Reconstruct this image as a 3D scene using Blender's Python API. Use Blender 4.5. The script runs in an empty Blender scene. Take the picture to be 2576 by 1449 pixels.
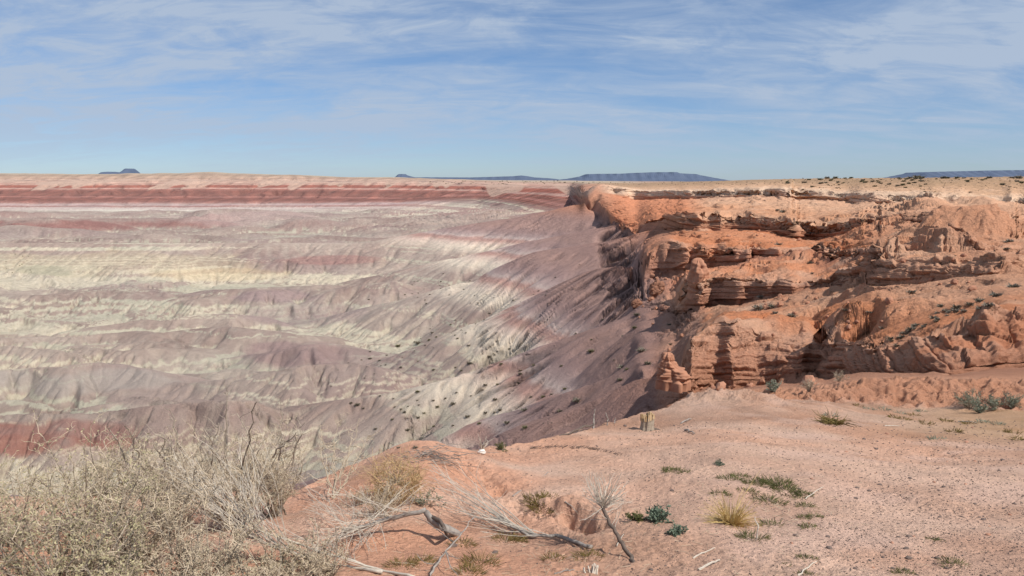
RS = .93; PAL = 1.01; SKYV = .8; CLOUDC = (4.4, 5.3, 6.7, 1); SKYH = (.78, .97, 1.28, 1); SKYT = (.64, .93, 1.24, 1)
import bpy, bmesh, math, random
import numpy as np
rng = np.random.RandomState(7)
random.seed(7)
C = bpy.context.scene
COL = C.collection
F = 1946.0; CX = 1288.0; CY = 724.5           # photograph's focal length and centre, in 2576-wide pixels
TH = math.atan((CY - 447.0) / F)              # camera pitch below the horizon
EYE = 1.65                                    # eye height: everything is built with the eye at z = EYE
# ------------------------------------------------------------------ noise
from concurrent.futures import ThreadPoolExecutor
POOL = ThreadPoolExecutor(4)
_AN = np.arange(4096)/4096*2*np.pi
CT = np.cos(_AN).astype(np.float32); ST = np.sin(_AN).astype(np.float32)
RT = np.random.RandomState(5).permutation(4096).astype(np.int32)
def _h(ix, iy, s):
    return RT[(RT[(RT[(ix + int(s)*131) & 4095] + iy) & 4095] + int(s)*977) & 4095]
def rnd(ix, iy, s): return _h(ix, iy, s) * np.float32(1/4095.)
def chunked(f, arrs, *args):
    arrs = np.broadcast_arrays(*[np.asarray(a, np.float32) for a in arrs]); sh = arrs[0].shape
    n = arrs[0].size
    if n < 60000: return f(*arrs, *args)
    arrs = [np.ascontiguousarray(a).ravel() for a in arrs]; out = np.empty(n, np.float32); st = 32768
    def job(i): out[i:i+st] = f(*[a[i:i+st] for a in arrs], *args)
    list(POOL.map(job, range(0, n, st)))
    return out.reshape(sh)
def _noise(x, y, s):
    x0 = np.floor(x); y0 = np.floor(y); fx = x - x0; fy = y - y0
    ix = x0.astype(np.int32); iy = y0.astype(np.int32)
    ux = fx*fx*fx*(fx*(fx*6-15)+10); uy = fy*fy*fy*(fy*(fy*6-15)+10)
    def g(i, j):
        a = _h(ix+i, iy+j, s)
        return CT[a]*(fx-i) + ST[a]*(fy-j)
    a = g(0,0); b = g(1,0); c = g(0,1); d = g(1,1)
    return (a + (b-a)*ux + (c-a)*uy + (a-b-c+d)*ux*uy) * np.float32(1.5)
def noise(x, y, s=0): return chunked(_noise, (x, y), s)
def fbm(x, y, o=4, s=0, gain=.5, lac=2.03):
    return chunked(_fbm, (x, y), o, s, gain, lac)
def _fbm(x, y, o, s, gain, lac):
    r = 0; a = 1; t = 0
    for i in range(o):
        r = r + np.float32(a)*_noise(x + np.float32(17.3*i), y - np.float32(9.1*i), s+i); t += a; a *= gain; x = x*np.float32(lac); y = y*np.float32(lac)
    return r*np.float32(1/t)
def sstep(a, b, x):
    t = np.clip((x-a)/(b-a), 0, 1); return t*t*(3-2*t)
def lerp(a, b, t): return a + (b-a)*t
def smax(a, b, k):
    h = np.clip(.5 + .5*(a-b)/k, 0, 1); return b + (a-b)*h + k*h*(1-h)
def gully(x, y, sx, sy, s): return chunked(_gully, (x, y, sx, sy), s)
def _gully(x, y, sx, sy, s):
    """stripes that run down the slope; (sx, sy) is the unit vector across the slope"""
    x0 = np.floor(x); y0 = np.floor(y); fx = x-x0; fy = y-y0; x0 = x0.astype(np.int32); y0 = y0.astype(np.int32)
    va = 0; wt = 0
    for i in (-1,0,1):
        for j in (-1,0,1):
            h = rnd(x0+i, y0+j, s); h2 = rnd(x0+i, y0+j, s+71)
            vx = fx - np.float32(i+.5) - (h-.5)*.9; vy = fy - np.float32(j+.5) - (h2-.5)*.9
            w = np.exp(np.float32(-2.2)*(vx*vx+vy*vy)); wt = wt + w
            ph = ((vx*sx + vy*sy)*np.float32(4096) + 700*h2).astype(np.int32) & 4095
            va = va + CT[ph] * w
    return va / wt
# ------------------------------------------------------------------ picture <-> place helpers
def tang(py): return np.tan(TH + np.arctan((np.asarray(py, float)-CY)/F))
def depth_of(Y, z): return Y*math.cos(TH) - z*math.sin(TH)
def project(X, Y, z):
    d = depth_of(Y, z); up = Y*math.sin(TH) + z*math.cos(TH)
    return CX + F*X/d, CY - F*up/d
# ------------------------------------------------------------------ terrain: contour lines given at stations along the view
Z = lambda z: ('z', z)
TB = {}
def far(pyrim, a=0): return [(1000,Z(-40)),(1180,498),(1290,465),(1420,453),(1500,pyrim),(9000,pyrim+6)]
TB[-400] = [(5,1262),(8,Z(-4.5)),(92,Z(-38)),(125,Z(-42)),(165,Z(-42)),(215,Z(-42)),(290,Z(-42)),(430,Z(-42))]+far(439)
TB[0]    = [(5,1262),(8,Z(-4.5)),(92,Z(-38)),(125,Z(-42)),(165,Z(-42)),(215,Z(-42)),(290,Z(-42)),(430,Z(-42))]+far(439)
TB[250]  = [(5.2,1250),(8,Z(-4.5)),(92,Z(-38)),(125,Z(-42)),(165,Z(-42)),(215,Z(-42)),(290,Z(-42)),(430,Z(-42))]+far(440)
TB[500]  = [(5.4,1240),(8,Z(-4.5)),(92,Z(-38)),(125,Z(-42)),(165,Z(-42)),(215,Z(-42)),(290,Z(-42)),(430,Z(-42))]+far(437)
TB[750]  = [(5.8,1215),(8.4,Z(-4.6)),(94,Z(-37)),(125,Z(-41)),(165,Z(-42)),(215,Z(-42)),(290,Z(-42)),(430,Z(-42))]+far(442)
TB[1000] = [(6.9,1150),(9,Z(-4.9)),(98,Z(-36)),(125,Z(-39)),(165,Z(-40)),(215,Z(-41)),(290,Z(-41)),(430,Z(-41)),(960,Z(-39)),(1120,498),(1230,467),(1330,457),(1450,450),(9000,451)]
TB[1200] = [(7.2,1135),(9.5,Z(-5)),(70,1142),(104,Z(-33)),(145,Z(-36)),(190,Z(-37)),(260,Z(-37)),(390,Z(-37)),(850,Z(-35)),(1000,500),(1100,472),(1200,461),(1350,455),(9000,453)]
TB[1400] = [(8.1,1100),(10,Z(-5)),(48,1100),(68,Z(-22.6)),(94,Z(-26.2)),(140,Z(-28.2)),(195,Z(-28)),(310,Z(-27)),(600,Z(-25)),(740,499),(830,481),(900,469),(1200,456),(9000,454)]
TB[1442] = [(8.5,1090),(10.5,Z(-4.9)),(46,1093),(63,Z(-20.8)),(90,Z(-24.3)),(132,Z(-26)),(182,Z(-26)),(285,Z(-25.2)),(560,Z(-23.5)),(700,499),(785,482),(860,469),(1150,457),(9000,454)]
TB[1466] = [(8.7,1086),(10.7,Z(-4.9)),(45,1088),(61,Z(-19.9)),(88,Z(-23)),(126,Z(-24.8)),(175,Z(-24.8)),(262,Z(-23.8)),(335,Z(-20.6)),(356,507),(372,495),(392,484),(760,458),(9000,455)]
TB[1500] = [(9.0,1080),(11,Z(-4.8)),(44,1082),(58,Z(-18.4)),(84,Z(-21.2)),(120,Z(-23)),(165,Z(-23)),(250,Z(-22.5)),(325,Z(-17.5)),(346,505),(358,492),(374,474),(720,458),(9000,455)]
TB[1600] = [(10.5,1048),(12.4,Z(-4.6)),(46,1042),(57,Z(-15.7)),(72,Z(-17.0)),(106,Z(-17.4)),(114,Z(-17.3)),(124,Z(-17.2)),(130,Z(-17.1)),(180,Z(-16.0)),(205,590),(210,582),(340,505),(345,479),(560,460),(9000,456)]
TB[1625] = [(10.8,1043),(12.8,Z(-4.6)),(46,1034),(56,Z(-15.3)),(70,Z(-16.9)),(103,Z(-17.3)),(109,Z(-17.3)),(122,690),(125,612),(175,Z(-13.2)),(198,579),(201,553),(318,499),(323,479),(500,460),(9000,456)]
TB[1690] = [(11.6,1027),(13.6,Z(-4.7)),(46,1004),(54,Z(-14.3)),(72,Z(-15.9)),(95,Z(-16.5)),(98,Z(-16.4)),(121,690),(124,606),(160,591),(186,578),(189,539),(290,500),(295,478),(440,459),(9000,456)]
TB[1708] = [(11.7,1022),(13.6,Z(-4.7)),(45,992),(50,Z(-13.4)),(72,Z(-15.2)),(91,Z(-16.1)),(94,Z(-16)),(120,684),(123,614),(150,595),(178,578),(181,536),(275,500),(280,478),(420,458),(9000,456)]
TB[1724] = [(11.8,1018),(13.5,1006),(42,982),(45.5,850),(72,Z(-14.5)),(84,774),(85.5,708),(118,676),(120,620),(145,600),(172,577),(175,534),(262,500),(267,478),(400,457),(9000,457)]
TB[1820] = [(12.5,1005),(13.8,987),(41,985),(45,802),(64,Z(-11)),(80,767),(81.6,688),(110,668),(112,618),(122,604),(158,582),(161,537),(235,495),(240,477),(330,455),(9000,458)]
TB[1900] = [(13,1000),(14,987),(40,985),(43.6,850),(62,772),(76,752),(77.5,694),(104,640),(105.5,622),(116,602),(146,582),(149,540),(215,493),(219,473),(290,452),(9000,458)]
TB[2050] = [(14,1000),(15.2,977),(38,970),(41.5,866),(58,748),(71,718),(72.6,702),(94,642),(95.2,628),(105,618),(128,606),(131,562),(190,499),(194,475),(260,449),(9000,458)]
TB[2200] = [(14.5,1018),(15.8,957),(25,945),(27.8,880),(48,738),(57,714),(60,655),(78,604),(112,562),(116,546),(165,514),(170,489),(230,448),(9000,458)]
TB[2350] = [(14.2,1032),(15.8,955),(20.5,948),(23.6,852),(40,742),(52,690),(55,637),(66,588),(88,554),(94,536),(145,510),(152,490),(200,447),(9000,458)]
TB[2500] = [(13.8,1042),(15.5,957),(20,947),(23.2,822),(38,724),(46,684),(50,652),(60,612),(80,562),(88,546),(140,512),(148,496),(190,445),(9000,458)]
TB[2700] = [(13.8,1045),(15.5,957),(20,945),(23.2,795),(38,720),(46,684),(50,652),(60,612),(80,562),(88,546),(140,512),(148,496),(190,444),(9000,458)]
TB[3000] = TB[2700]
def zof(Yv, v): return v[1] if isinstance(v, tuple) else -Yv*float(tang(v))
for p_ in TB:
    q = TB[p_]
    if len(q) == 14:                            # stations without the extra ledge: two points in between
        (ya, va), (yb, vb) = q[6], q[7]; za, zb_ = zof(ya, va), zof(yb, vb)
        TB[p_] = q[:7] + [(ya*(yb/ya)**f, Z(za + (zb_-za)*f)) for f in (.33, .66)] + q[7:]
def fgz(Y): return -1.05 - .205*Y
stn = sorted(TB)
NC = int(1150*RS)
PXS = np.linspace(-330, 2900, NC)
K = len(TB[0]) + 1
TK = [0,1,2,3,4,5,6,7,7.33,7.66,8,9,10,11,12,13,14]
Yk = np.zeros((K, NC)); zk = np.zeros((K, NC))
for k in range(K):
    ys = []; zs = []
    for p in stn:
        if k == 0: Y, z = 1.9, fgz(1.9)
        else:
            Y, v = TB[p][k-1]
            z = zof(Y, v)
        ys.append(math.log(Y)); zs.append(z / Y)
    Yk[k] = np.interp(PXS, stn, ys); zk[k] = np.interp(PXS, stn, zs)
def blur1(a, w):
    k = np.exp(-.5*(np.arange(-3*w, 3*w+1)/w)**2); k /= k.sum()
    return np.convolve(np.pad(a, 3*w, 'edge'), k, 'valid')
for k in range(K):
    w = max(2, int((9 if k < 3 else 4)*RS))
    Yk[k] = np.exp(blur1(Yk[k], w)); zk[k] = blur1(zk[k], w)*Yk[k]
UX = (PXS - CX)/F
# buttresses and alcoves: pairs (base, top) of every cliff move together towards or away from the eye
right = sstep(1560, 1700, PXS)
def alcove(k0, k1, amp, wl, seed, lo, hi):
    xw = UX*Yk[k0]/wl
    n = noise(xw, seed*1.0, seed)*1.0 + .55*noise(xw*2.3, seed+.5, seed+1) + .3*noise(xw*5.1, seed+.2, seed+2)
    n = np.tanh(n*2.6)*.75 + .55*(.5 - np.mod(xw*.55 + 1.3*noise(xw*.7, seed+3., seed+4), 1.0))*2
    n = n + (.8 if k0 == 3 else 1.4)*sstep(.18, .45, noise(xw*1.25 + 7.7, seed+9., seed+6))
    m = sstep(lo-60, lo, PXS)*(1-sstep(hi, hi+60, PXS))
    d = n*amp*m
    for k in (k0, k1):
        f = (Yk[k]+d)/Yk[k]; Yk[k] *= f; zk[k] += d*(-.045)
alcove(3, 4, 3.2, 5.0, 11, 1735, 3000)
alcove(6, 7, 4.4, 8, 23, 1725, 2200)
alcove(6, 7, 3.0, 9, 29, 2240, 3000)
alcove(8, 9, 5.0, 9, 31, 1630, 2000)
alcove(11, 12, 8.5, 12, 37, 1640, 2150)
alcove(11, 12, 4, 10, 39, 2200, 3000)
alcove(13, 14, 10, 15, 41, 1620, 2120)
alcove(13, 14, 6, 13, 43, 2180, 3000)
NROW = [int(n*RS) for n in (420, 60, 90, 130, 120, 110, 105, 45, 90, 60, 100, 100, 110, 90, 100, 50)]
Yg = []; zg = []; Tg = []
for k in range(K-1):
    n = NROW[k]; s = (np.arange(n)/n)[:, None]
    ly0 = np.log(Yk[k]); ly1 = np.log(Yk[k+1])
    if k == K-2: sY = s**1.6
    else: sY = s
    Y = np.exp(ly0 + (ly1-ly0)*sY)
    zz = zk[k] + (zk[k+1]-zk[k])*((Y-Yk[k])/(Yk[k+1]-Yk[k]))
    if k in (3, 6, 8, 11, 13):            # cliff faces: rise fast, crown rounds off
        r = right[None, :]
        sz = s**.75
        zc = zk[k] + (zk[k+1]-zk[k])*sz
        zz = lerp(zz, zc, r)
        Yc = Yk[k] + (Yk[k+1]-Yk[k])*(s**1.6)
        Y = lerp(Y, Yc, r)
    Yg.append(Y); zg.append(zz); Tg.append(np.broadcast_to(TK[k]+(TK[k+1]-TK[k])*s, Y.shape))
Yg.append(Yk[-1:]); zg.append(zk[-1:]); Tg.append(np.full((1, NC), 14.0))
Y = np.concatenate(Yg); z = np.concatenate(zg); T = np.concatenate(Tg)
NR = Y.shape[0]
Y = Y.astype(np.float32); z = z.astype(np.float32); T = T.astype(np.float32); UX = UX.astype(np.float32)
X = (UX[None, :]*depth_of(Y, z)).astype(np.float32)
PX = np.broadcast_to(PXS.astype(np.float32)[None, :], Y.shape)
RI = np.cumsum([0]+NROW)                       # row index at which each contour line starts
X = X.copy(); FULL = dict(X=X, Y=Y, z=z, T=T, PX=PX, PXL=PXS.astype(np.float32)[None, :], col=np.zeros(Y.shape+(3,), np.float32))
col = FULL['col']
def block(r0, r1, c0, c1):
    """work on one part of the sheet: rows r0..r1, columns c0..c1 (numbers in picture units)"""
    global X, Y, z, T, PX, PXL, col, SL
    a, b = np.searchsorted(PXS, c0), np.searchsorted(PXS, c1)
    SL = (slice(r0, r1), slice(a, b))
    X, Y, z, T, PX, col = [FULL[k][SL] for k in ('X', 'Y', 'z', 'T', 'PX', 'col')]; PXL = FULL['PXL'][:, a:b]
def store():
    for k, v in (('X', X), ('Y', Y), ('z', z), ('col', col)): FULL[k][SL] = v
def sm1(a): return blur1(a[0], max(2, int(9*RS))).astype(np.float32)[None, :]
def pxi(xs, ys): return np.interp(PXL[0], xs, ys).astype(np.float32)[None, :]
def jac(z):
    Xr, Xc = np.gradient(X); Yr, Yc = np.gradient(Y); zr, zc = np.gradient(z)
    det = Xr*Yc - Xc*Yr; det = np.where(np.abs(det) < 1e-7, 1e-7, det)
    return np.clip((zr*Yc - zc*Yr)/det, -6, 6), np.clip((Xr*zc - Xc*zr)/det, -6, 6)
block(RI[2], NR, -9999, 1800)
# ---- spurs that run down from the cliffs to the basin floor: crest lines (px, py, distance)
SPURS = [
 ([(1720,950,52),(1602,948,58),(1505,985,60),(1425,1026,61),(1292,1071,62),(1190,1112,63),(1110,1145,64),(900,1200,66)], .42, .7),
 ([(1680,905,66),(1592,939,70),(1485,965,74),(1422,985,76),(1348,1010,78),(1265,1037,79),(1175,1064,80),(1065,1112,81),(900,1170,83)], .40, .65),
 ([(1700,752,100),(1640,771,101),(1490,817,105),(1392,850,107),(1259,903,109),(1135,946,110),(1042,978,111),(902,1000,113),(760,1018,115),(600,1050,117)], .36, .6),
 ([(1640,655,135),(1560,668,142),(1475,676,150),(1342,735,153),(1259,777,154),(1190,803,155),(1100,850,156),(960,905,158),(800,950,160)], .36, .6),
 ([(1640,575,190),(1605,584,194),(1485,614,202),(1335,632,208),(1230,676,212),(1120,722,216),(980,760,220),(850,790,224)], .36, .6),
 ([(1640,552,255),(1560,560,262),(1432,588,272),(1300,612,280),(1180,640,286),(1050,668,292)], .38, .6),
 ([(1600,520,350),(1492,540,370),(1392,556,382),(1258,580,392),(1100,602,400)], .4, .6),
 ([(1520,500,350),(1466,510,350),(1420,521,352),(1360,534,355),(1280,549,360),(1180,563,366)], .42, .5),
 ([(1600,508,460),(1492,512,500),(1392,528,520),(1258,548,530),(1100,566,545),(960,578,560)], .42, .6),
]
basin = (1-sstep(1655, 1725, PX))*sstep(2.3, 3.0, T)*(1-sstep(9.0, 9.8, T))
zs = np.full_like(z, -200.)
wob = fbm(X/30, Y/30, 3, 301)*Y*.02*(1-.8*sstep(300,340,Y)*sstep(1200,1400,PX))
for pts, sn, sf in SPURS:
    pts = sorted(pts)
    px_, Yc_, zc_ = [], [], []
    for (a, b, yy) in pts:
        px_.append(a); Yc_.append(yy); zc_.append(-yy*float(tang(b)))
    # continue down to the left below the floor
    px_ = [px_[0]-260]+px_; Yc_ = [Yc_[0]]+Yc_; zc_ = [zc_[0]-9]+zc_
    cy = sm1(pxi(px_, Yc_)); cz = sm1(pxi(px_, zc_))
    dy = Y - cy + wob
    w = .06*cy
    dist = np.sqrt(dy*dy + w*w*.25) - w*.5
    flank = np.where(dy < 0, sn*.8, sf*.8)
    zz = cz - flank*dist + .0012*np.minimum(dist, 60)**2*(sn)
    off = sstep(1690, 1760, PXL)*1.0
    zs = np.maximum(zs, zz - off)
# ---- mounds on the floor
def mounds(x, y, wl, seed, dome=False):
    wx = x + wl*.35*fbm(x/wl/1.6, y/wl/1.2, 2, seed+9); wy = y + wl*.3*fbm(x/wl/1.4+5, y/wl, 2, seed+19)
    a = noise(wx/(wl*2.2), wy/wl, seed)
    if dome: return np.clip((np.abs(a)*1.9)**.72, 0, 1.25)
    return 1 - np.abs(a)*1.9
floor_m = basin*sstep(-24, -33, z)
far_s = np.clip(Y/330, .55, 1.7)
m = mounds(X, Y, 44, 60)
m2 = mounds(X/far_s, Y/far_s, 27, 80, True)
m3 = mounds(X/far_s, Y/far_s, 11, 90, True)
m5 = mounds(X/far_s, Y/far_s, 5.5, 92, True)
hill = np.maximum(m, 0)**1.3*4.2 + far_s*(m2*3.6 + m3*1.5 + m5*.45)
hill = hill*(.35 + .65*sstep(-.35, .35, fbm(X/160+3, Y/120, 2, 33)))*(1-.6*sstep(500, 1000, Y))
m4 = mounds(X/far_s/1.8, Y/far_s*1.3, 9, 95, True)
zb = z + (hill-4.2)*floor_m + sstep(180, 330, Y)*(1-sstep(900,1050,Y))*floor_m*m4*1.6*far_s*sstep(-.3,.3,fbm(X/80,Y/80,2,96))
# explicit hills: (px0, px1, py crest, py base, distance of base, wiggle)
HILLS = [([(-330,1052),(43,1043),(77,1039),(217,1044),(300,1030),(433,1017),(560,1004),(640,1010)], 112, .62),
         ([(-330,935),(100,925),(270,912),(420,935),(560,960),(700,985)], 150, .55),
         ([(300,975),(520,962),(640,935),(760,918),(880,912),(1000,930)], 141, .5),
         ([(-330,850),(150,845),(420,838),(560,820),(740,838),(860,850)], 190, .5),
         ([(560,905),(690,878),(800,862),(900,872),(1000,890)], 168, .5),
         ([(-330,745),(130,740),(300,724),(440,758),(620,762),(760,735),(900,715),(1000,705)], 262, .5),
         ([(-330,700),(60,693),(170,686),(330,704),(480,690),(600,698),(800,690),(1000,672)], 330, .5),
         ([(420,640),(620,603),(760,596),(900,610),(1040,596)], 445, .5),
         ([(-330,560),(100,549),(330,549),(420,556),(450,578)], 680, .42),
         ([(430,560),(480,530),(540,524),(640,526),(740,532),(800,545)], 820, .4),
         ([(660,580),(720,552),(800,548),(880,560),(920,575)], 640, .4),
         ]
hw = fbm(X/30, Y/30, 3, 71)
for pts, yc, sl in HILLS:
    p_ = [a for a, b in pts]; q_ = [b for a, b in pts]
    yc2 = yc + yc*.03*noise(PXL/170, yc*.37, 5)
    cz = sm1(-yc2*tang(pxi(p_, q_)).astype(np.float32))
    ends = np.maximum(0, np.maximum(p_[0]-PXL, PXL-p_[-1]))*yc/F*.30
    dy = Y - yc2 + hw*yc*.02
    w = .045*yc
    dist = np.sqrt(dy*dy + w*w*.3) - w*.55
    zz = cz - np.where(dy < 0, sl*.95, sl*1.1)*dist + .004*np.minimum(dist, 40)**2*sl - ends
    zs = np.maximum(zs, zz)
hr = random.Random(97); u_ = PXL[0]
for i in range(64):
    yc = math.exp(hr.uniform(math.log(122), math.log(820))); c0 = hr.uniform(-250, 1300 - 250*(yc < 200)); wd = hr.uniform(110, 380); h = hr.uniform(2.6, 6.2)*min(max(yc/260, .75), 1.7)
    u = (u_-c0)/wd; prof = np.clip(1-u*u, 0, None)**.8*(1+.22*noise(u_/wd*3.1, yc*.1, 300+i))
    cz = sm1((-43.0 + h*prof - np.maximum(0, np.abs(u)-.9)*6)[None, :]); cy = yc*(1 + .05*u*hr.uniform(-1,1) + .03*noise(u_/140, yc*.3, 400+i))[None, :]
    dy = Y - cy + hw*yc*.015; w = .03*yc; dist = np.sqrt(dy*dy + w*w*.3) - w*.55; sl = hr.uniform(.36,.6)
    zz = cz - np.where(dy < 0, sl, sl*1.2)*dist + .006*np.minimum(dist, 30)**2*sl
    zs = np.maximum(zs, np.where(np.abs(u)[None, :] < 1.6, zz, -200))
zbase = z; zb = lerp(zb, smax(zb, zs, .9), basin)
z = zb
# ---- plateau and far country relief
farrel = sstep(9.0, 9.6, T)*(1-sstep(1540, 1640, PX))
z = z + farrel*(fbm(X/120, Y/120, 4, 140)*5*sstep(9,10.5,T)*(1-sstep(12,13,T)))
z = z + farrel*sstep(11.6,12.4,T)*(fbm(X/130, Y/500, 4, 152)*4.5 - .5)*(1-sstep(1000,1200,PX)*.7)
z = z + sstep(12.6, 13.4, T)*fbm(X/260, Y/260, 3, 150)*3*sstep(200, 900, Y)*(1-sstep(13.0,13.2,T))
# far escarpment: triangular facets and side gullies
def erode(z, wl, amp, seed, mask, blur=0):
    gx, gy = jac(z)
    if blur:
        for _ in range(blur):
            gx = (gx + np.roll(gx,2,0)+np.roll(gx,-2,0)+np.roll(gx,4,1)+np.roll(gx,-4,1))/5
            gy = (gy + np.roll(gy,2,0)+np.roll(gy,-2,0)+np.roll(gy,4,1)+np.roll(gy,-4,1))/5
    g = np.sqrt(gx*gx+gy*gy)+1e-4
    v = gully(X/wl, Y/wl, -gy/g, gx/g, seed)
    lod = sstep(.0035, .009, wl/np.maximum(Y, 1))
    e = .22*(v-1) - 1.0*sstep(-.15, -.85, v)**1.4
    return z + e*amp*np.minimum(g, .8)*mask*lod, v
er_m = basin*(1-sstep(1640,1680,PX)) + farrel*(1-sstep(12.2,12.8,T))*(1-.8*sstep(1380,1460,PX))
er_m = np.clip(er_m, 0, 1); wallm = sstep(1360,1434,PX)*(1-sstep(1488,1520,PX))*sstep(7.0,7.4,T)*(1-sstep(12.6,13,T)); er_m = er_m*(1-wallm)
rill = .35 + .65*sstep(-.2, .3, fbm(X/50, Y/50, 2, 206))
z, V0 = erode(z, 75, 34, 201, farrel*(1-sstep(1050,1300,PX))*(1-sstep(12,12.6,T)), 2); z = z + farrel*2.2*(1-sstep(1050,1300,PX))
z, V0b = erode(z, 32, 13, 207, farrel*(1-.7*sstep(1050,1300,PX))*(1-sstep(12,12.6,T)), 2)
z, V1 = erode(z, 17, 3.6, 202, er_m, 2)
z, V2 = erode(z, 6.0, 2.3, 203, er_m*rill, 2)
z, V3 = erode(z, 2.4, .85, 204, er_m*rill, 1)
z, V4 = erode(z, 1.0, .15, 205, er_m*(1-sstep(150,260,Y))*rill, 0)
# fallen grit and small relief on the near talus
tal = basin*(1-sstep(90,140,Y))
z = z + tal*(fbm(X/1.2, Y/1.2, 3, 310)*.10)
# =================================================================== colour of the ground
def lin(c):
    c = np.asarray(c, float)/255.; return np.where(c <= .04045, c/12.92, ((c+.055)/1.055)**2.4)
def ramp(v, stops):
    xs = [s[0] for s in stops]; cs = np.array([lin(s[1]) for s in stops])
    return np.stack([np.interp(v, xs, cs[:, i]) for i in range(3)], -1)
def mix(a, b, f): return a + (np.asarray(b)-a)*f[..., None]
pnn = fbm(X/70, Y/60, 3, 409)
near_stops = sorted([(-46,(172,172,158)),(-43,(186,180,160)),(-41.6,(200,190,166)),(-40.6,(176,174,160)),(-39.6,(206,196,178)),(-38.4,(196,186,168)),(-37.6,(152,130,124)),(-36.4,(150,126,122)),(-35.4,(204,192,176)),(-34.4,(168,150,142)),
   (-33.2,(176,156,146)),(-32.2,(200,184,166)),(-30,(208,192,172)),(-28.8,(206,186,168)),(-27.8,(196,170,155)),(-27,(172,136,124)),(-26.3,(166,132,122)),(-25.7,(178,158,149)),(-25,(160,138,132)),(-23.5,(146,120,114)),(-21,(152,122,112)),(-18,(146,116,107)),(-16,(152,116,103)),(-14,(166,118,97)),(-11,(178,124,97))])
far_stops = sorted([(-46,(190,184,168)),(-43,(204,196,180)),(-41.4,(206,194,180)),(-40.6,(176,152,146)),(-39.8,(204,190,176)),(-38.6,(160,134,130)),(-37.6,(196,178,166)),(-36.6,(150,112,104)),(-35,(146,104,96)),(-33.6,(172,146,140)),(-31.5,(166,138,132)),(-29,(158,112,102)),(-29.5,(150,108,96)),(-28.3,(126,74,60)),(-27.4,(140,92,78)),(-26,(124,72,58)),(-23.5,(134,78,62)),(-22.6,(168,112,98)),(-21,(128,72,56)),(-20,(142,92,76)),
   (-18.8,(152,84,66)),(-17.8,(190,148,132)),(-16.8,(186,142,126)),(-15.8,(150,82,62)),(-12.6,(156,86,64)),(-11.4,(184,146,128)),(-9.6,(172,130,112)),(-8.4,(188,154,134)),(-6,(174,138,118)),(-4,(184,154,132)),(-2,(164,130,110)),(0,(176,146,122)),(4,(168,140,118)),(9,(174,146,124))])
zw = z + 1.0*fbm(X/150, Y/110, 3, 400) + .35*fbm(X/22, Y/22, 3, 401) + .3*(V2-.3)*sstep(-28,-34,z) + .15*V3 + .15*V1
fb = sstep(330, 800, Y)
zf = zw + sstep(1000, 1120, Y)*6.5*sstep(-20, -28, zw)
col = mix(ramp(zw, near_stops), ramp(zf, far_stops), fb)
# thin beds: mauve and cream layers that outcrop as level stripes
zl = z + .5*fbm(X/150, Y/110, 2, 400) + .10*fbm(X/22, Y/22, 2, 401) + .30*(V2-.3)*sstep(500,200,Y) + .12*V3
tb = noise(zl*.75, X*.002+Y*.0015, 402) + .7*noise(zl*2.0, X*.004+Y*.0025, 403)
lowz = sstep(-30, -34, z + 2.0*sstep(150,300,Y)*0 + 6*sstep(300,420,Y)*-1)*(1-sstep(930, 1040, Y))
rel = np.clip((z - zbase)/4.0, -1, 1.6)
s_ = 1.15*tb + .40*pnn + .48*rel + .10*V3*sstep(330,120,Y) + .12*V2 + np.interp(Y, [90,150,240,300,420,520,700,950], [.05,0.,-.05,-.22,-.12,.18,.34,.42])
s_ = s_ - .35*sstep(900, 300, PX)*sstep(230,300,Y)*(1-sstep(430,520,Y))
mauve = mix(lin((147,125,115)), lin((169,150,137)), sstep(-.4,.4,fbm(X/45, Y/35, 2, 411)))
mauve = mix(mauve, lin((150,112,104)), .55*sstep(500,700,Y)*sstep(.0,.4,noise(X/160,Y/130,413)))
cream = mix(lin((202,188,164)), lin((180,172,151)), sstep(-.3,.3,fbm(X/75, Y/60, 3, 412)))
cb_ = mix(cream, mauve, sstep(-.02, .16, s_))
col = mix(col, cb_, .9*lowz)
col = col*(1 + .10*noise(zw*5.5, X*.01, 404)*(.3+.7*fb))[..., None]
# pale dust washed down the gullies, then darker lines along the narrow rill bottoms
wash = sstep(-24, -33, z)*basin
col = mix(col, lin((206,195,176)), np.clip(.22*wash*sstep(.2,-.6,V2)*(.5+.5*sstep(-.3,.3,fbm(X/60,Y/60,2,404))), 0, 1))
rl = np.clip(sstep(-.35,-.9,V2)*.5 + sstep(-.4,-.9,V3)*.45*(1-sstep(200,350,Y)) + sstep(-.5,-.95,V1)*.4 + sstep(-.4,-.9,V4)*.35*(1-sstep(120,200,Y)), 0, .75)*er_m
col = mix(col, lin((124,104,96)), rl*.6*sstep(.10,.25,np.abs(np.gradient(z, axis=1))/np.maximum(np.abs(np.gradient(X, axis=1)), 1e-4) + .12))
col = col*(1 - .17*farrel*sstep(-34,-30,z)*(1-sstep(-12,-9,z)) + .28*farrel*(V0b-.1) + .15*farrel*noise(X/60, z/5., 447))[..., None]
fn = noise(X/46, Y/400., 441) + .5*noise(X/17, Y/300., 442)
fan = farrel*sstep(.0, .12, fn + .02 + (z+9)/19)*sstep(-33,-27,z)*(1-sstep(12.,12.3,T))
col = mix(col, lin((180,150,130)), .8*fan)
capl = np.exp(-((T-11.95-.05*noise(X/150,Y/300,443))/.05)**2)*sstep(-.25,.2,noise(X/120,Y/900.,444))*(PXL < 1500)
col = mix(col, lin((120,96,88)), .8*capl*farrel)
capl = np.exp(-((T-11.55-.08*noise(X/90,Y/300,445))/.035)**2)*sstep(.0,.35,noise(X/70,Y/900.,446))*(PXL < 1500)
col = mix(col, lin((136,104,94)), .7*capl*farrel)
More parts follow.
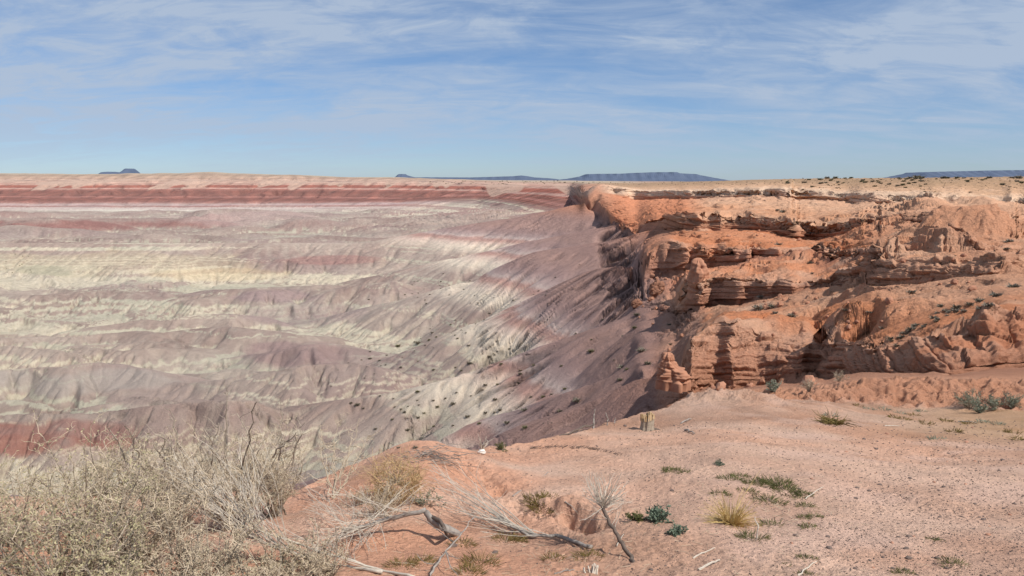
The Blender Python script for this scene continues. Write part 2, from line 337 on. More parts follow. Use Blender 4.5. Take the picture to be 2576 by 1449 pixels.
# whole patches of the floor: green-grey, yellow, purple, red
pt = fbm(X/95+2, Y/70, 3, 405); flo = sstep(-33, -37, z)*basin
col = mix(col, lin((174,166,152)), .3*flo*sstep(.02, .35, pt)*sstep(1500,300,PX))
pu = fbm(X/60+9, Y/42, 3, 406)
col = mix(col, lin((148,126,124)), .35*flo*sstep(.05, .3, pu)*sstep(-41.5,-38.5,zw))
py_ = project(X, Y, z)[1]
pn = fbm(X/Y*9, np.log(Y)*16, 4, 77)
def patch(cx, cy, rx, ry, c, a, Ya, Yb):
    global col
    r = ((PXL-cx)/rx)**2 + ((py_-cy)/ry)**2 + 1.6*pn
    m_ = (1-sstep(.35, 1.1, r))*(Y > Ya)*(Y < Yb)*a
    col = mix(col, lin(c), m_)
patch(120, 1110, 330, 46, (150,104,92), .9, 95, 125)
patch(330, 1085, 300, 26, (150,128,120), .4, 95, 125)
patch(420, 980, 200, 40, (152,132,124), .7, 110, 170)
patch(750, 892, 190, 30, (146,122,118), .8, 140, 190)
patch(180, 960, 260, 36, (168,158,148), .6, 120, 200)
patch(300, 665, 420, 34, (200,184,150), .34, 250, 480)
patch(120, 680, 80, 14, (160,156,132), .5, 250, 480)
patch(560, 690, 240, 16, (204,180,142), .36, 250, 480)
patch(800, 655, 200, 12, (156,118,110), .7, 300, 480)
patch(700, 745, 120, 18, (150,128,126), .7, 180, 320)
patch(760, 790, 190, 30, (150,130,126), .6, 150, 260)
patch(200, 565, 330, 14, (146,100,92), .85, 560, 800)
patch(620, 545, 180, 22, (178,152,144), .6, 600, 900)
# far plateau on the right of the basin: pale scrub land
pl = sstep(12.6, 13.1, T)*(1-sstep(1500,1700,PX))
col = mix(col, lin((190,172,146)), pl*.8)
store()
block(RI[2], NR, 1425, 9999)
# ---- rocky country on the right: side gullies, small ledges, crumbling
rocky = np.clip(sstep(1600, 1740, PX)*sstep(2.4, 3.0, T) + sstep(1496,1570,PX)*sstep(9.6, 10, T), 0, 1)*(1-sstep(13.2, 13.6, T))
def along(a, b, w=0.): return sstep(a-w, a+w+1e-6, T)*(1-sstep(b-w, b+w+1e-6, T))
cliff = rocky*np.clip(along(3,4,.06)+along(6,7,.06)+along(7.33,7.66,.04)+along(9,10,.06)+along(11,12,.06), 0, 1)
slope_m = rocky*(1-cliff)
# knolls (px, py of the crest, distance, half width across, half depth, height)
def ground_pt(px, py, Yv):
    zz = -Yv*float(tang(py)); return (px-CX)/F*depth_of(Yv, zz), Yv, zz
KNOLL = [(2205,640,59,2.6,3.2,1.5),(2375,628,57,2.6,3.0,1.5),(2420,560,72,5.5,7,1.9),(2300,590,68,3.4,5,1.0),(2520,640,47,1.6,3,.9),
         (2150,690,52,2.0,3,.7),(1960,780,47,3.5,3,.5),(1880,800,45,2,2,.5),(2040,815,40,3,2.5,.7),(2130,800,40,2.2,2.4,.6),(2240,800,38,2.4,2,.4),(2140,740,47,3.5,3,.5),
         (2010,590,92,4,6,.9),(2180,555,100,5,7,1.2),(2330,525,118,6,9,1.3),(2450,500,135,7,9,1.4),(1960,640,80,3,5,.7),(2556,770,24,2.5,2.0,.5),(2400,820,25,1.5,1.3,.35)]
for (a, b, yy, rx, ry, h) in KNOLL:
    kx, ky, _ = ground_pt(a, b, yy)
    dx = (X-kx)/rx; dy = (Y-ky)/ry
    nn = .35*noise(X/rx*1.3, Y/ry*1.3, int(a))
    r = np.sqrt(dx*dx*np.where(dx < 0, 1.9, .8) + dy*dy*np.where(dy < 0, 1.3, .8)) + nn
    z = z + h*(1-sstep(.25, 1.05, r))*sstep(2.6, 3.2, T)
z, R1 = erode(z, 7.5, 1.5, 221, slope_m*(1-.75*sstep(200,300,Y))*sstep(4.0,4.4,T)*(1-sstep(12,12.5,T)), 2)
z, R2 = erode(z, 3.0, .7, 222, slope_m*(1-sstep(12,12.5,T)), 2)
z, R3 = erode(z, 1.2, .25, 223, slope_m*(1-sstep(12,12.5,T))*(1-sstep(90,150,Y)), 1)
# small ledges on the slopes, following the beds
bed = z*1.0 + .5*fbm(X/9, Y/9, 3, 231)
led = (bed*1.9) % 1.0
z = z + slope_m*(1-sstep(11.9, 12.3, T))*sstep(3.9, 4.3, T)*.42*(sstep(0, .14, led) - led)*sstep(-.2,.35,fbm(X/14, Y/14, 2, 233))*np.clip(Y/60, .6, 1.6)
z = z + rocky*(fbm(X/2.2, Y/2.2, 4, 240)*.26 + fbm(X/.5, Y/.5, 3, 241)*.07*(1-sstep(120,250,Y)))*(1-.5*sstep(12.2,13,T))*np.clip(Y/50,.6,1.5)
# ---- cliffs: beds and flutes pushed in and out along the surface normal
def normals(X, Y, z):
    Xr, Xc = np.gradient(X); Yr, Yc = np.gradient(Y); zr, zc = np.gradient(z)
    nx = Yr*zc - zr*Yc; ny = zr*Xc - Xr*zc; nz = Xr*Yc - Yr*Xc
    l = np.sqrt(nx*nx+ny*ny+nz*nz)+1e-9; s = np.sign(nz + 1e-12); s = np.where(s == 0, 1, s)
    return -nx/l*-1, -ny/l*-1, nz/l
nx, ny, nz = normals(X, Y, z)
if np.median(nz) < 0: nx, ny, nz = -nx, -ny, -nz
A = np.clip(Y/75, .45, 2.0)*(1-.45*sstep(220,320,Y)); Af = np.clip(Y/75, .45, 9)
ac = X*.8 - Y*.35
beds = noise(z*2.4/Af + .6*noise(ac/8, z/4, 300), ac/7/Af, 302)*.5 + noise(z*6/Af, ac/3/Af, 303)*.25
flut = -np.abs(noise(ac/1.6/Af, z*.18, 304))*.9 - np.abs(noise(ac/.6/Af, z*.4, 305))*.3
rough = fbm(ac/.8/Af, z/.8/Af, 4, 306)
Ly = z/(.62*A) + .5*noise(ac/14, z/9, 320); Li = np.floor(Ly); Lf = Ly - Li
Cx = ac/(1.7*Af) + 2.3*rnd(Li.astype(np.int32), np.zeros_like(Li, dtype=np.int32), 321) + .3*noise(ac/4, z/2, 322); Ci = np.floor(Cx)
blk = rnd(Ci.astype(np.int32), Li.astype(np.int32), 323) - .5 + .6*(rnd(np.floor(ac/(4.3*Af)+.4*noise(z/3, ac/9, 325)).astype(np.int32), np.zeros_like(Li, dtype=np.int32), 324)-.5)
crk = np.clip(1-np.minimum(Lf, 1-Lf)/.10, 0, 1)*.5 + np.clip(1-np.abs(Cx-Ci-.5+.5*np.sign(Cx-Ci-.5)*-1)/.04, 0, 1)*0
disp = cliff*A*(.70*blk - .42*crk) + cliff*A*(.42*beds + .55*flut + .22*rough)
disp += rocky*(1-cliff)*A*.05*(fbm(ac/.5, (Y+z*2)/.6, 3, 313) - .8*np.abs(noise(ac/1.3, (Y+z)/1.5, 314)))
disp += rocky*(1-cliff)*A*.10*(1+2.0*sstep(2.2,2.5,PX/1000)*along(3,4.4,.1))*fbm(ac/1.1+3, (Y+z*2)/1.1, 4, 308)
nb = along(3,4.3,.08)*sstep(2080, 2200, PX)
disp += nb*(-.16*np.abs(noise(ac/.7, z/.6+Y/.7, 316)) - .07*np.abs(noise(ac/.22, z/.2+Y/.25, 317)))
disp += nb*.10*(fbm(ac/.35, z/.35+Y/.35, 3, 309))
X = X + nx*disp; Y = Y + ny*disp; z = z + nz*disp
# ---- rocks on the right
rock_stops = [(2.5,(176,124,100)),(3.0,(168,116,92)),(3.5,(186,134,110)),(4.0,(194,146,122)),(4.25,(198,128,90)),(4.7,(196,124,84)),(5.1,(186,138,112)),(5.8,(184,132,104)),(6.05,(164,112,90)),(6.5,(184,136,114)),(6.95,(202,158,134)),(7.1,(202,132,94)),
  (7.33,(176,118,94)),(7.5,(190,136,112)),(7.66,(200,150,124)),(7.75,(198,122,80)),(8.3,(196,130,94)),(8.8,(192,122,84)),(9.05,(174,112,82)),(9.5,(186,134,106)),(9.9,(208,164,136)),(10.15,(194,138,104)),(10.6,(204,158,128)),(11,(202,156,128)),(11.5,(208,172,148)),(11.95,(218,188,164)),(12.2,(198,158,128)),(12.5,(182,146,116)),(13,(172,142,112)),(13.4,(166,142,114)),(14,(168,150,126))]
tw = T + .22*fbm(X/Y*20, np.log(Y)*12, 3, 410)*(1-cliff)
rc = ramp(tw, rock_stops)
tan_ = lin((198,148,120))
rc = mix(rc, tan_, .62*sstep(2080, 2260, PX + 60*noise(Y/9, X/9, 412))*along(4.6, 10.6, .3))
rc = mix(rc, lin((188,112,72)), .55*sstep(2150,2300,PX)*along(3.1,4.6,.2)*sstep(-.1,.25,fbm(X/5,Y/3,2,414)))
rb = noise(z*3.1+.4*noise(ac/9,Y/9,415), ac*.02, 416)*.6 + noise(z*7.3, ac*.05, 417)*.4
rc = rc*(1 + .16*rb*np.clip(.35+cliff, 0, 1))[..., None]
rc = mix(rc, lin((206,122,76)), .5*sstep(.05,.4,fbm(X/Y*14+4, np.log(Y)*9, 3, 418))*along(4.1,9.2,.2)*sstep(2300,2000,PX))
rc = mix(rc, lin((206,170,146)), .45*sstep(.1,.5,fbm(X/6, Y/6, 3, 419))*slope_m)
rockm = np.clip(sstep(1700, 1750, PX) + sstep(1615, 1740, PX + 45*fbm(X/Y*30, np.log(Y)*14, 3, 420))*sstep(2.3, 3.0, T) + sstep(1470,1560,PX)*sstep(9.7,10.05,T)*(1-sstep(13,13.2,T)), 0, 1)
# the orange ledges far along the rim
orm = along(9.8, 11.2, .15)*sstep(1450,1560,PX)*(1-sstep(1700,1800,PX))
rc = mix(rc, lin((198,116,74)), .8*orm)
# dusty purple talus reaches up between the outcrops
tl = rocky*(along(4.15, 6.0, .1)*(1-sstep(1740,1790,PX)) + along(7.2,9.0,.1)*(1-sstep(1660,1700,PX)))
rc = mix(rc, lin((156,118,104)), np.clip(tl, 0, 1))
rc = mix(rc, lin((186,148,128)), .12*np.ones_like(z))
rc = rc*np.array([.97,.95,.88]); lum = rc@np.array([.3,.5,.2]); rc = mix(rc, lum[..., None]*np.array([1.06,.99,.93]), (.06*np.ones_like(z)))
col = mix(col, rc, rockm)
store()
block(0, RI[2]+int(40*RS), -9999, 9999)
# ---- foreground relief
fg = 1-sstep(2.0, 2.6, T)
def seg_dist(P, X, Y):
    """distance to a polyline, signed by side, and position along it"""
    best = np.full(X.shape, 1e9); side = np.zeros(X.shape); tt = np.zeros(X.shape)
    for i in range(len(P)-1):
        ax, ay = P[i]; bx, by = P[i+1]; dx, dy = bx-ax, by-ay; L = dx*dx+dy*dy
        t = np.clip(((X-ax)*dx+(Y-ay)*dy)/L, 0, 1)
        ex = X-(ax+t*dx); ey = Y-(ay+t*dy); d = np.hypot(ex, ey); cr = dx*ey - dy*ex
        m = d < best; best = np.where(m, d, best); side = np.where(m, np.sign(cr), side); tt = np.where(m, (i+t)/(len(P)-1), tt)
    return best, side, tt
def on_plane(px, py):
    t = float(tang(py)); Yv = 1.05/(t-.205); zz = fgz(Yv); return (px-CX)/F*depth_of(Yv, zz), Yv
xs, ys_, Ts, PXf = X, Y, T, PX
dz = np.zeros_like(xs)
dz += .10*fbm(xs/2.5, ys_/2.5, 3, 260) + .028*fbm(xs/.55, ys_/.55, 3, 261) + .008*fbm(xs/.12, ys_/.12, 3, 262)
gl = [on_plane(*p) for p in [(1090,1150),(1165,1172),(1235,1212),(1300,1240),(1375,1262),(1450,1288),(1495,1296),(1560,1306)]]
d, sd, tt = seg_dist(gl, xs, ys_)
wv = .10*fbm(xs/.22, ys_/.22, 3, 265)
dn = d + wv*.6
env = (.30 + .70*sstep(.38, .6, tt))*sstep(0,.1,tt)*(1-sstep(.86, 1, tt))
near_side = sd < 0
trench = np.where(near_side, np.exp(-(np.maximum(dn,0)/.15)**2), 1-sstep(.02, .16, dn))
bank = np.where(near_side, 0, np.exp(-((d-.3)/.3)**2)*.07*(1+wv*6))
dz += env*(-.10*trench*(1+1.2*fbm(xs/.10, ys_/.10, 3, 267)) + bank*.6 + .09*np.exp(-(d/.35)**2)*fbm(xs/.16, ys_/.16, 3, 268))
# hollow eaten under the bank: two darker pits
for (a, b, rr, h) in [(1468,1286,.07,.17),(1432,1266,.05,.10),(1252,1213,.045,.09),(1262,1218,.03,.06)]:
    qx, qy = on_plane(a, b); dz -= h*np.exp(-(((xs-qx)/rr)**2+((ys_-qy)/(rr*1.5))**2))
# orange mound behind the tumbleweed, ridge towards the eye
md = [on_plane(*p) for p in [(1070,1150),(1040,1185),(985,1230),(900,1290)]]
d, sd, tt = seg_dist(md, xs, ys_)
dz += .22*np.exp(-(d/.5)**2)*(1-.6*tt)
# clods and lips along the rim, crumbly bank at the back right
lip = np.exp(-((Ts-1)/.10)**2)
dz += lip*.06*fbm(xs/.7, ys_/.5, 3, 270)
bk = sstep(1.0, 1.25, Ts)*(1-sstep(2.05, 2.2, Ts))*sstep(1680, 1780, PXf)
dz += bk*(.18*fbm(xs/.6, ys_/.6, 3, 272) - .20*np.abs(noise(xs/.40, ys_/.28, 274)) - .08*np.abs(noise(xs/.16, ys_/.13, 275)) + .05*fbm(xs/.1, ys_/.1, 2, 277))
# crumbly lump on the rim left of the bank
qx, qy = on_plane(1800, 1003); dz += .16*np.exp(-(((xs-qx)/.9)**2+((ys_-qy)/.7)**2))*(1+1.3*fbm(xs/.25, ys_/.25, 3, 276))
# faint dark crease that curves over the ground in front of the stump
z = z + dz*fg
# fine crumbs on the near ground where the soil is puffed up
zz_ = fbm(xs/.05, ys_/.05, 2, 280); crm = sstep(-.05, .3, fbm(xs/1.3+4, ys_/1.3, 2, 281))*(1-sstep(1.0,1.3,Ts)*.3)
clod = np.maximum(fbm(xs/.16, ys_/.16, 3, 283), 0)
z = z + fg*(zz_*.013*crm + .03*clod*sstep(-.1,.3,fbm(xs/1.1, ys_/1.1, 2, 284))*(1-sstep(1900,2300,PXf)*.6))
# ---- foreground soil
fc = ramp(fbm(X/2.2, Y/2.2, 4, 430), [(-.5,(170,137,118)),(-.1,(188,157,139)),(.2,(198,170,153)),(.5,(186,152,133))])
og = sstep(1750, 1150, PX + 160*fbm(X/1.5, Y/1.5, 3, 431)); 
fc = mix(fc, lin((196,149,124)), .75*og*sstep(-.5,.3,fbm(X/.9,Y/.9,3,432)))
fc = mix(fc, lin((190,144,118)), .55*sstep(5.5, 9, Y)*sstep(-.2,.4,fbm(X/1.7+7,Y/1.7,3,433)))
fc = fc*(1 + .22*fbm(X/.45, Y/.6, 4, 435))[..., None]
fc = mix(fc, lin((202,174,160)), .5*sstep(.0,.35,fbm(X/1.1+3,Y/.8,3,434))*sstep(1650,1900,PX))
fc = mix(fc, lin((184,136,110)), .8*sstep(1.02,1.3,T)*sstep(1650,1760,PX))
fc = mix(fc, lin((184,152,116)), .6*np.exp(-((PX-2500)/230)**2)*sstep(8,10.5,Y)*(1-sstep(1.0,1.15,T)))
fc = fc*np.array([1.04,.965,.90])
fgm = 1-sstep(2.15, 2.5, T)
col = mix(col, fc, fgm)
store()
X, Y, z, T, PX, col = [FULL[k] for k in ('X', 'Y', 'z', 'T', 'PX', 'col')]
# distance haze painted into the ground colour, stronger further from the eye
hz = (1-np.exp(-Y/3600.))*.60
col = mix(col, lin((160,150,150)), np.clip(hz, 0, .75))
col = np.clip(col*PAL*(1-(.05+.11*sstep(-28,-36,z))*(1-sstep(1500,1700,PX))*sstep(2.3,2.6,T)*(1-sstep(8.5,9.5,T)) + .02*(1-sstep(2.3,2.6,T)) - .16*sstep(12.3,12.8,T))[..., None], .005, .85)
# =================================================================== materials
def nodes(m):
    m.use_nodes = True; nt = m.node_tree; nt.nodes.clear(); return nt
def nd(nt, t, **kw):
    n = nt.nodes.new(t)
    for k, v in kw.items():
        if k.startswith('i_'): n.inputs[k[2:].replace('_', ' ')].default_value = v
        else: setattr(n, k, v)
    return n
def ground_material():
    m = bpy.data.materials.new('soil_and_rock'); nt = nodes(m); L = nt.links.new
    out = nd(nt, 'ShaderNodeOutputMaterial'); bs = nd(nt, 'ShaderNodeBsdfPrincipled'); bs.inputs['Roughness'].default_value = .95
    bs.inputs['Specular IOR Level'].default_value = .08
    ca = nd(nt, 'ShaderNodeAttribute', attribute_name='ground_colour'); sc = nd(nt, 'ShaderNodeAttribute', attribute_name='grain')
    geo = nd(nt, 'ShaderNodeNewGeometry')
    # three grain sizes, chosen by the grain attribute (0 fine soil, 0.5 talus, 1 far)
    vs = []
    for s, d in ((38, 6), (5.0, 7), (.55, 7)):
        n = nd(nt, 'ShaderNodeTexNoise', noise_dimensions='3D'); n.inputs['Scale'].default_value = s; n.inputs['Detail'].default_value = d; n.inputs['Roughness'].default_value = .68
        L(geo.outputs['Position'], n.inputs['Vector']); vs.append(n.outputs['Fac'])
    def mr(a, b):
        r = nd(nt, 'ShaderNodeMapRange'); r.inputs['From Min'].default_value = a; r.inputs['From Max'].default_value = b
        L(sc.outputs['Fac'], r.inputs['Value']); return r.outputs['Result']
    def mx(f, a, b):
        x = nd(nt, 'ShaderNodeMix', data_type='FLOAT'); L(f, x.inputs[0]); L(a, x.inputs[2]); L(b, x.inputs[3]); return x.outputs[0]
    g = mx(mr(.5, 1), mx(mr(0, .5), vs[0], vs[1]), vs[2])
    v = nd(nt, 'ShaderNodeMapRange'); v.inputs['From Min'].default_value = .25; v.inputs['From Max'].default_value = .75; v.inputs['To Min'].default_value = .72; v.inputs['To Max'].default_value = 1.28
    L(g, v.inputs['Value'])
    mc = nd(nt, 'ShaderNodeVectorMath', operation='SCALE'); L(ca.outputs['Color'], mc.inputs[0]); L(v.outputs['Result'], mc.inputs['Scale'])
    # scattered dark and pale chips
    vo = nd(nt, 'ShaderNodeTexVoronoi', feature='F1'); vo.inputs['Scale'].default_value = 24.; L(geo.outputs['Position'], vo.inputs['Vector'])
    sep = nd(nt, 'ShaderNodeSeparateColor'); L(vo.outputs['Color'], sep.inputs['Color'])
    t1 = nd(nt, 'ShaderNodeMath', operation='GREATER_THAN'); L(sep.outputs['Red'], t1.inputs[0]); t1.inputs[1].default_value = .90
    t2 = nd(nt, 'ShaderNodeMath', operation='LESS_THAN'); L(vo.outputs['Distance'], t2.inputs[0]); t2.inputs[1].default_value = .3
    t3 = nd(nt, 'ShaderNodeMath', operation='MULTIPLY'); L(t1.outputs[0], t3.inputs[0]); L(t2.outputs[0], t3.inputs[1])
    t4 = nd(nt, 'ShaderNodeMath', operation='MULTIPLY'); L(t3.outputs[0], t4.inputs[0])
    inv = nd(nt, 'ShaderNodeMapRange'); inv.inputs['From Min'].default_value = 0; inv.inputs['From Max'].default_value = .2; inv.inputs['To Min'].default_value = .55; inv.inputs['To Max'].default_value = 0; L(sc.outputs['Fac'], inv.inputs['Value'])
    L(inv.outputs['Result'], t4.inputs[1])
    cm = nd(nt, 'ShaderNodeMix', data_type='RGBA'); L(t4.outputs[0], cm.inputs[0]); L(mc.outputs[0], cm.inputs[6]); cm.inputs[7].default_value = (.16,.11,.09,1)
    L(cm.outputs[2], bs.inputs['Base Color'])
    bp = nd(nt, 'ShaderNodeBump'); bp.inputs['Strength'].default_value = .75
    ds = nd(nt, 'ShaderNodeMapRange'); ds.inputs['From Min'].default_value = 0; ds.inputs['From Max'].default_value = 1; ds.inputs['To Min'].default_value = .045; ds.inputs['To Max'].default_value = .9; L(sc.outputs['Fac'], ds.inputs['Value'])
    L(ds.outputs['Result'], bp.inputs['Distance']); L(g, bp.inputs['Height']); L(bp.outputs['Normal'], bs.inputs['Normal'])
    L(bs.outputs[0], out.inputs[0]); return m
M_ground = ground_material()
# =================================================================== terrain meshes: one sheet, cut into its regions
nx, ny, nz = normals(X, Y, z)
if np.median(nz) < 0: nx, ny, nz = -nx, -ny, -nz
P = np.stack([X, Y, z+EYE], -1).astype(np.float32); Nn = np.stack([nx, ny, nz], -1)
grain = np.clip(np.interp(np.log(Y), [math.log(8), math.log(30), math.log(70), math.log(400)], [0, .42, .6, 1]), 0, 1)
def sheet(name, mask):
    """mask: (NR-1, NC-1) boolean of quads"""
    r, c = np.nonzero(mask); i0 = r*NC + c
    q = np.stack([i0, i0+1, i0+NC+1, i0+NC], -1)
    u, invq = np.unique(q.ravel(), return_inverse=True); q = invq.reshape(-1, 4)
    me = bpy.data.meshes.new(name)
    me.vertices.add(len(u)); me.vertices.foreach_set('co', P.reshape(-1, 3)[u].ravel())
    me.loops.add(q.size); me.loops.foreach_set('vertex_index', q.ravel().astype(np.int32))
    me.polygons.add(len(q)); me.polygons.foreach_set('loop_start', np.arange(0, q.size, 4, dtype=np.int32))
    me.polygons.foreach_set('use_smooth', np.ones(len(q), bool))
    me.update(calc_edges=True)
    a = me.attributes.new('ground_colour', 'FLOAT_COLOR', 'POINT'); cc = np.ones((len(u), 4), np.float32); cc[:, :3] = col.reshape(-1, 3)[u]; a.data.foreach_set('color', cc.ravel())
    a = me.attributes.new('grain', 'FLOAT', 'POINT'); a.data.foreach_set('value', grain.ravel()[u].astype(np.float32))
    me.normals_split_custom_set_from_vertices(Nn.reshape(-1, 3)[u].tolist())
    me.materials.append(M_ground)
    o = bpy.data.objects.new(name, me); COL.objects.link(o); o['kind'] = 'structure'; return o
Tq = T[:-1, :-1]; Pq = PX[:-1, :-1]
reg = np.zeros(Tq.shape, int)
reg[:] = 1
reg[Tq < 2.3] = 0
reg[(Tq >= 2.3) & (Pq > 1668) & (Tq < 12.2)] = 2
reg[(Tq >= 9.6) & (Pq > 1500) & (Pq <= 1668) & (Tq < 12.2)] = 2
reg[(Tq >= 9.2) & (Pq <= 1500) & (Tq < 12.2)] = 3
reg[Tq >= 12.2] = 4
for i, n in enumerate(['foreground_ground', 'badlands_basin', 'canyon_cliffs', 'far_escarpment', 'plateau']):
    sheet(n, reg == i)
# =================================================================== camera, light, sky
cam = bpy.data.cameras.new('camera'); co = bpy.data.objects.new('camera', cam); COL.objects.link(co)
cam.sensor_width = 36; cam.lens = 36*F/2576; cam.clip_start = .05; cam.clip_end = 60000
co.location = (0, 0, EYE); co.rotation_euler = (math.pi/2-TH, 0, 0); C.camera = co
SUN_EL = math.radians(50); SUN_DIR = (0.80, -0.60)           # from the right and behind the camera
sl = bpy.data.lights.new('sun', 'SUN'); so = bpy.data.objects.new('sun', sl); COL.objects.link(so)
sl.energy = 5.0; sl.angle = math.radians(.55); sl.color = (1, .955, .89)
ca_, sa_ = math.cos(SUN_EL), math.sin(SUN_EL)
from mathutils import Vector
so.rotation_euler = Vector((SUN_DIR[0]*ca_, SUN_DIR[1]*ca_, sa_)).to_track_quat('Z', 'Y').to_euler()
W = bpy.data.worlds.new('World'); C.world = W; nt = nodes(W); L = nt.links.new
wo = nd(nt, 'ShaderNodeOutputWorld'); bg = nd(nt, 'ShaderNodeBackground')
sky = nd(nt, 'ShaderNodeTexSky', sky_type='NISHITA'); sky.sun_disc = False; sky.sun_elevation = SUN_EL
sky.sun_rotation = math.atan2(SUN_DIR[0], SUN_DIR[1]); sky.air_density = 1.0; sky.dust_density = .6; sky.ozone_density = 2.2; sky.altitude = 1600
hs = nd(nt, 'ShaderNodeHueSaturation'); hs.inputs['Saturation'].default_value = .92; hs.inputs['Value'].default_value = SKYV; L(sky.outputs[0], hs.inputs['Color'])
# thin cirrus: the view direction is carried up to a flat cloud layer, so the streaks foreshorten towards the horizon
tc = nd(nt, 'ShaderNodeTexCoord'); sp = nd(nt, 'ShaderNodeSeparateXYZ'); L(tc.outputs['Generated'], sp.inputs[0])
def mth(op, a, b=None, cl=False):
    n = nd(nt, 'ShaderNodeMath', operation=op); n.use_clamp = cl
    for i, v in enumerate((a, b)):
        if v is None: continue
        if isinstance(v, (int, float)): n.inputs[i].default_value = v
        else: L(v, n.inputs[i])
    return n.outputs[0]
zc_ = mth('ADD', mth('MAXIMUM', sp.outputs[2], 0.0), .22)
cu = mth('DIVIDE', sp.outputs[0], zc_); cv = mth('DIVIDE', sp.outputs[1], zc_)
cb = nd(nt, 'ShaderNodeCombineXYZ'); L(cu, cb.inputs[0]); L(cv, cb.inputs[1])
def cloud(rot, scx, scy, s, det, rough, dist, off=(0,0,0)):
    mp = nd(nt, 'ShaderNodeMapping'); mp.inputs['Rotation'].default_value = (0,0,math.radians(rot)); mp.inputs['Scale'].default_value = (scx, scy, 1); mp.inputs['Location'].default_value = off
    L(cb.outputs[0], mp.inputs['Vector'])
    n = nd(nt, 'ShaderNodeTexNoise', noise_dimensions='3D'); n.inputs['Scale'].default_value = s; n.inputs['Detail'].default_value = det; n.inputs['Roughness'].default_value = rough; n.inputs['Distortion'].default_value = dist
    L(mp.outputs[0], n.inputs['Vector']); return n.outputs['Fac']
def rng_(v, a, b, c=0., d=1.):
    n = nd(nt, 'ShaderNodeMapRange', interpolation_type='SMOOTHSTEP'); L(v, n.inputs['Value'])
    for k, q in zip(('From Min','From Max','To Min','To Max'), (a, b, c, d)): n.inputs[k].default_value = q
    return n.outputs['Result']
c1 = cloud(24, .55, 1.0, .75, 5, .5, .5, (1.7, 3.1, 0))
c2 = cloud(30, .35, 1.6, 1.6, 8, .62, .9, (4.2, .7, 2))
c3 = cloud(18, .7, 1.2, 4.5, 8, .65, .6, (2, 8, 5))
dens = mth('ADD', mth('MULTIPLY', rng_(c1, .27, .58), .70), mth('MULTIPLY', rng_(c2, .36, .66), .62))
dens = mth('MULTIPLY', dens, mth('ADD', .40, mth('MULTIPLY', rng_(c3, .25, .75), 1.0)), True)
lowf = rng_(sp.outputs[2], 0.0, .08, .35, 1)
dens = mth('MULTIPLY', dens, lowf, True)
tint = nd(nt, 'ShaderNodeMix', data_type='RGBA', blend_type='MULTIPLY'); tint.inputs[0].default_value = 1; L(hs.outputs[0], tint.inputs[6])
tr = nd(nt, 'ShaderNodeMix', data_type='RGBA'); L(rng_(sp.outputs[2], 0.0, .22), tr.inputs[0]); tr.inputs[6].default_value = SKYH; tr.inputs[7].default_value = SKYT; L(tr.outputs[2], tint.inputs[7])
mixc = nd(nt, 'ShaderNodeMix', data_type='RGBA'); L(mth('MULTIPLY', dens, .92, True), mixc.inputs[0]); L(tint.outputs[2], mixc.inputs[6]); mixc.inputs[7].default_value = CLOUDC
L(mixc.outputs[2], bg.inputs['Color']); bg.inputs['Strength'].default_value = .1
L(bg.outputs[0], wo.inputs[0])
C.view_settings.view_transform = 'Standard'; C.view_settings.look = 'None'; C.view_settings.exposure = 0
C.cycles.max_bounces = 5; C.cycles.diffuse_bounces = 3
# =================================================================== placing things on the ground
PXp, PYp = project(X, Y, z)
def hit(px, py, rmin=0):
    """the point of the ground seen at this spot of the photograph"""
    c = int(np.clip(np.searchsorted(PXS, px), 1, NC-1))
    for _ in range(2):
        p = PYp[rmin:, c]; k = int(np.argmax(p <= py))
        q = PXp[rmin+k, c]; c = int(np.clip(c + round((px-q)/(PXS[1]-PXS[0])), 1, NC-1))
    p = PYp[rmin:, c]; k = rmin + max(1, int(np.argmax(p <= py)))
    f = float(np.clip((PYp[k-1, c]-py)/max(PYp[k-1, c]-PYp[k, c], 1e-3), 0, 1))
    g = lambda a: float(a[k-1, c]*(1-f) + a[k, c]*f)
    return Vector((g(X), g(Y), g(z)+EYE))
def gz(x, y):
    """height of the ground under a point"""
    zz = fgz(y)
    for _ in range(3):
        px = CX + F*x/depth_of(y, zz); c = int(np.clip(np.searchsorted(PXS, px), 1, NC-2))
        r = int(np.clip(np.searchsorted(Y[:RI[3], c], y), 1, RI[3]-1))
        f = float(np.clip((y-Y[r-1, c])/max(Y[r, c]-Y[r-1, c], 1e-4), 0, 1)); zz = float(z[r-1, c]*(1-f)+z[r, c]*f)
    return zz + EYE
def ray(px, py, Yv):
    zz = -Yv*float(tang(py)); return Vector(((px-CX)/F*depth_of(Yv, zz), Yv, zz+EYE))
R = random.Random(11)
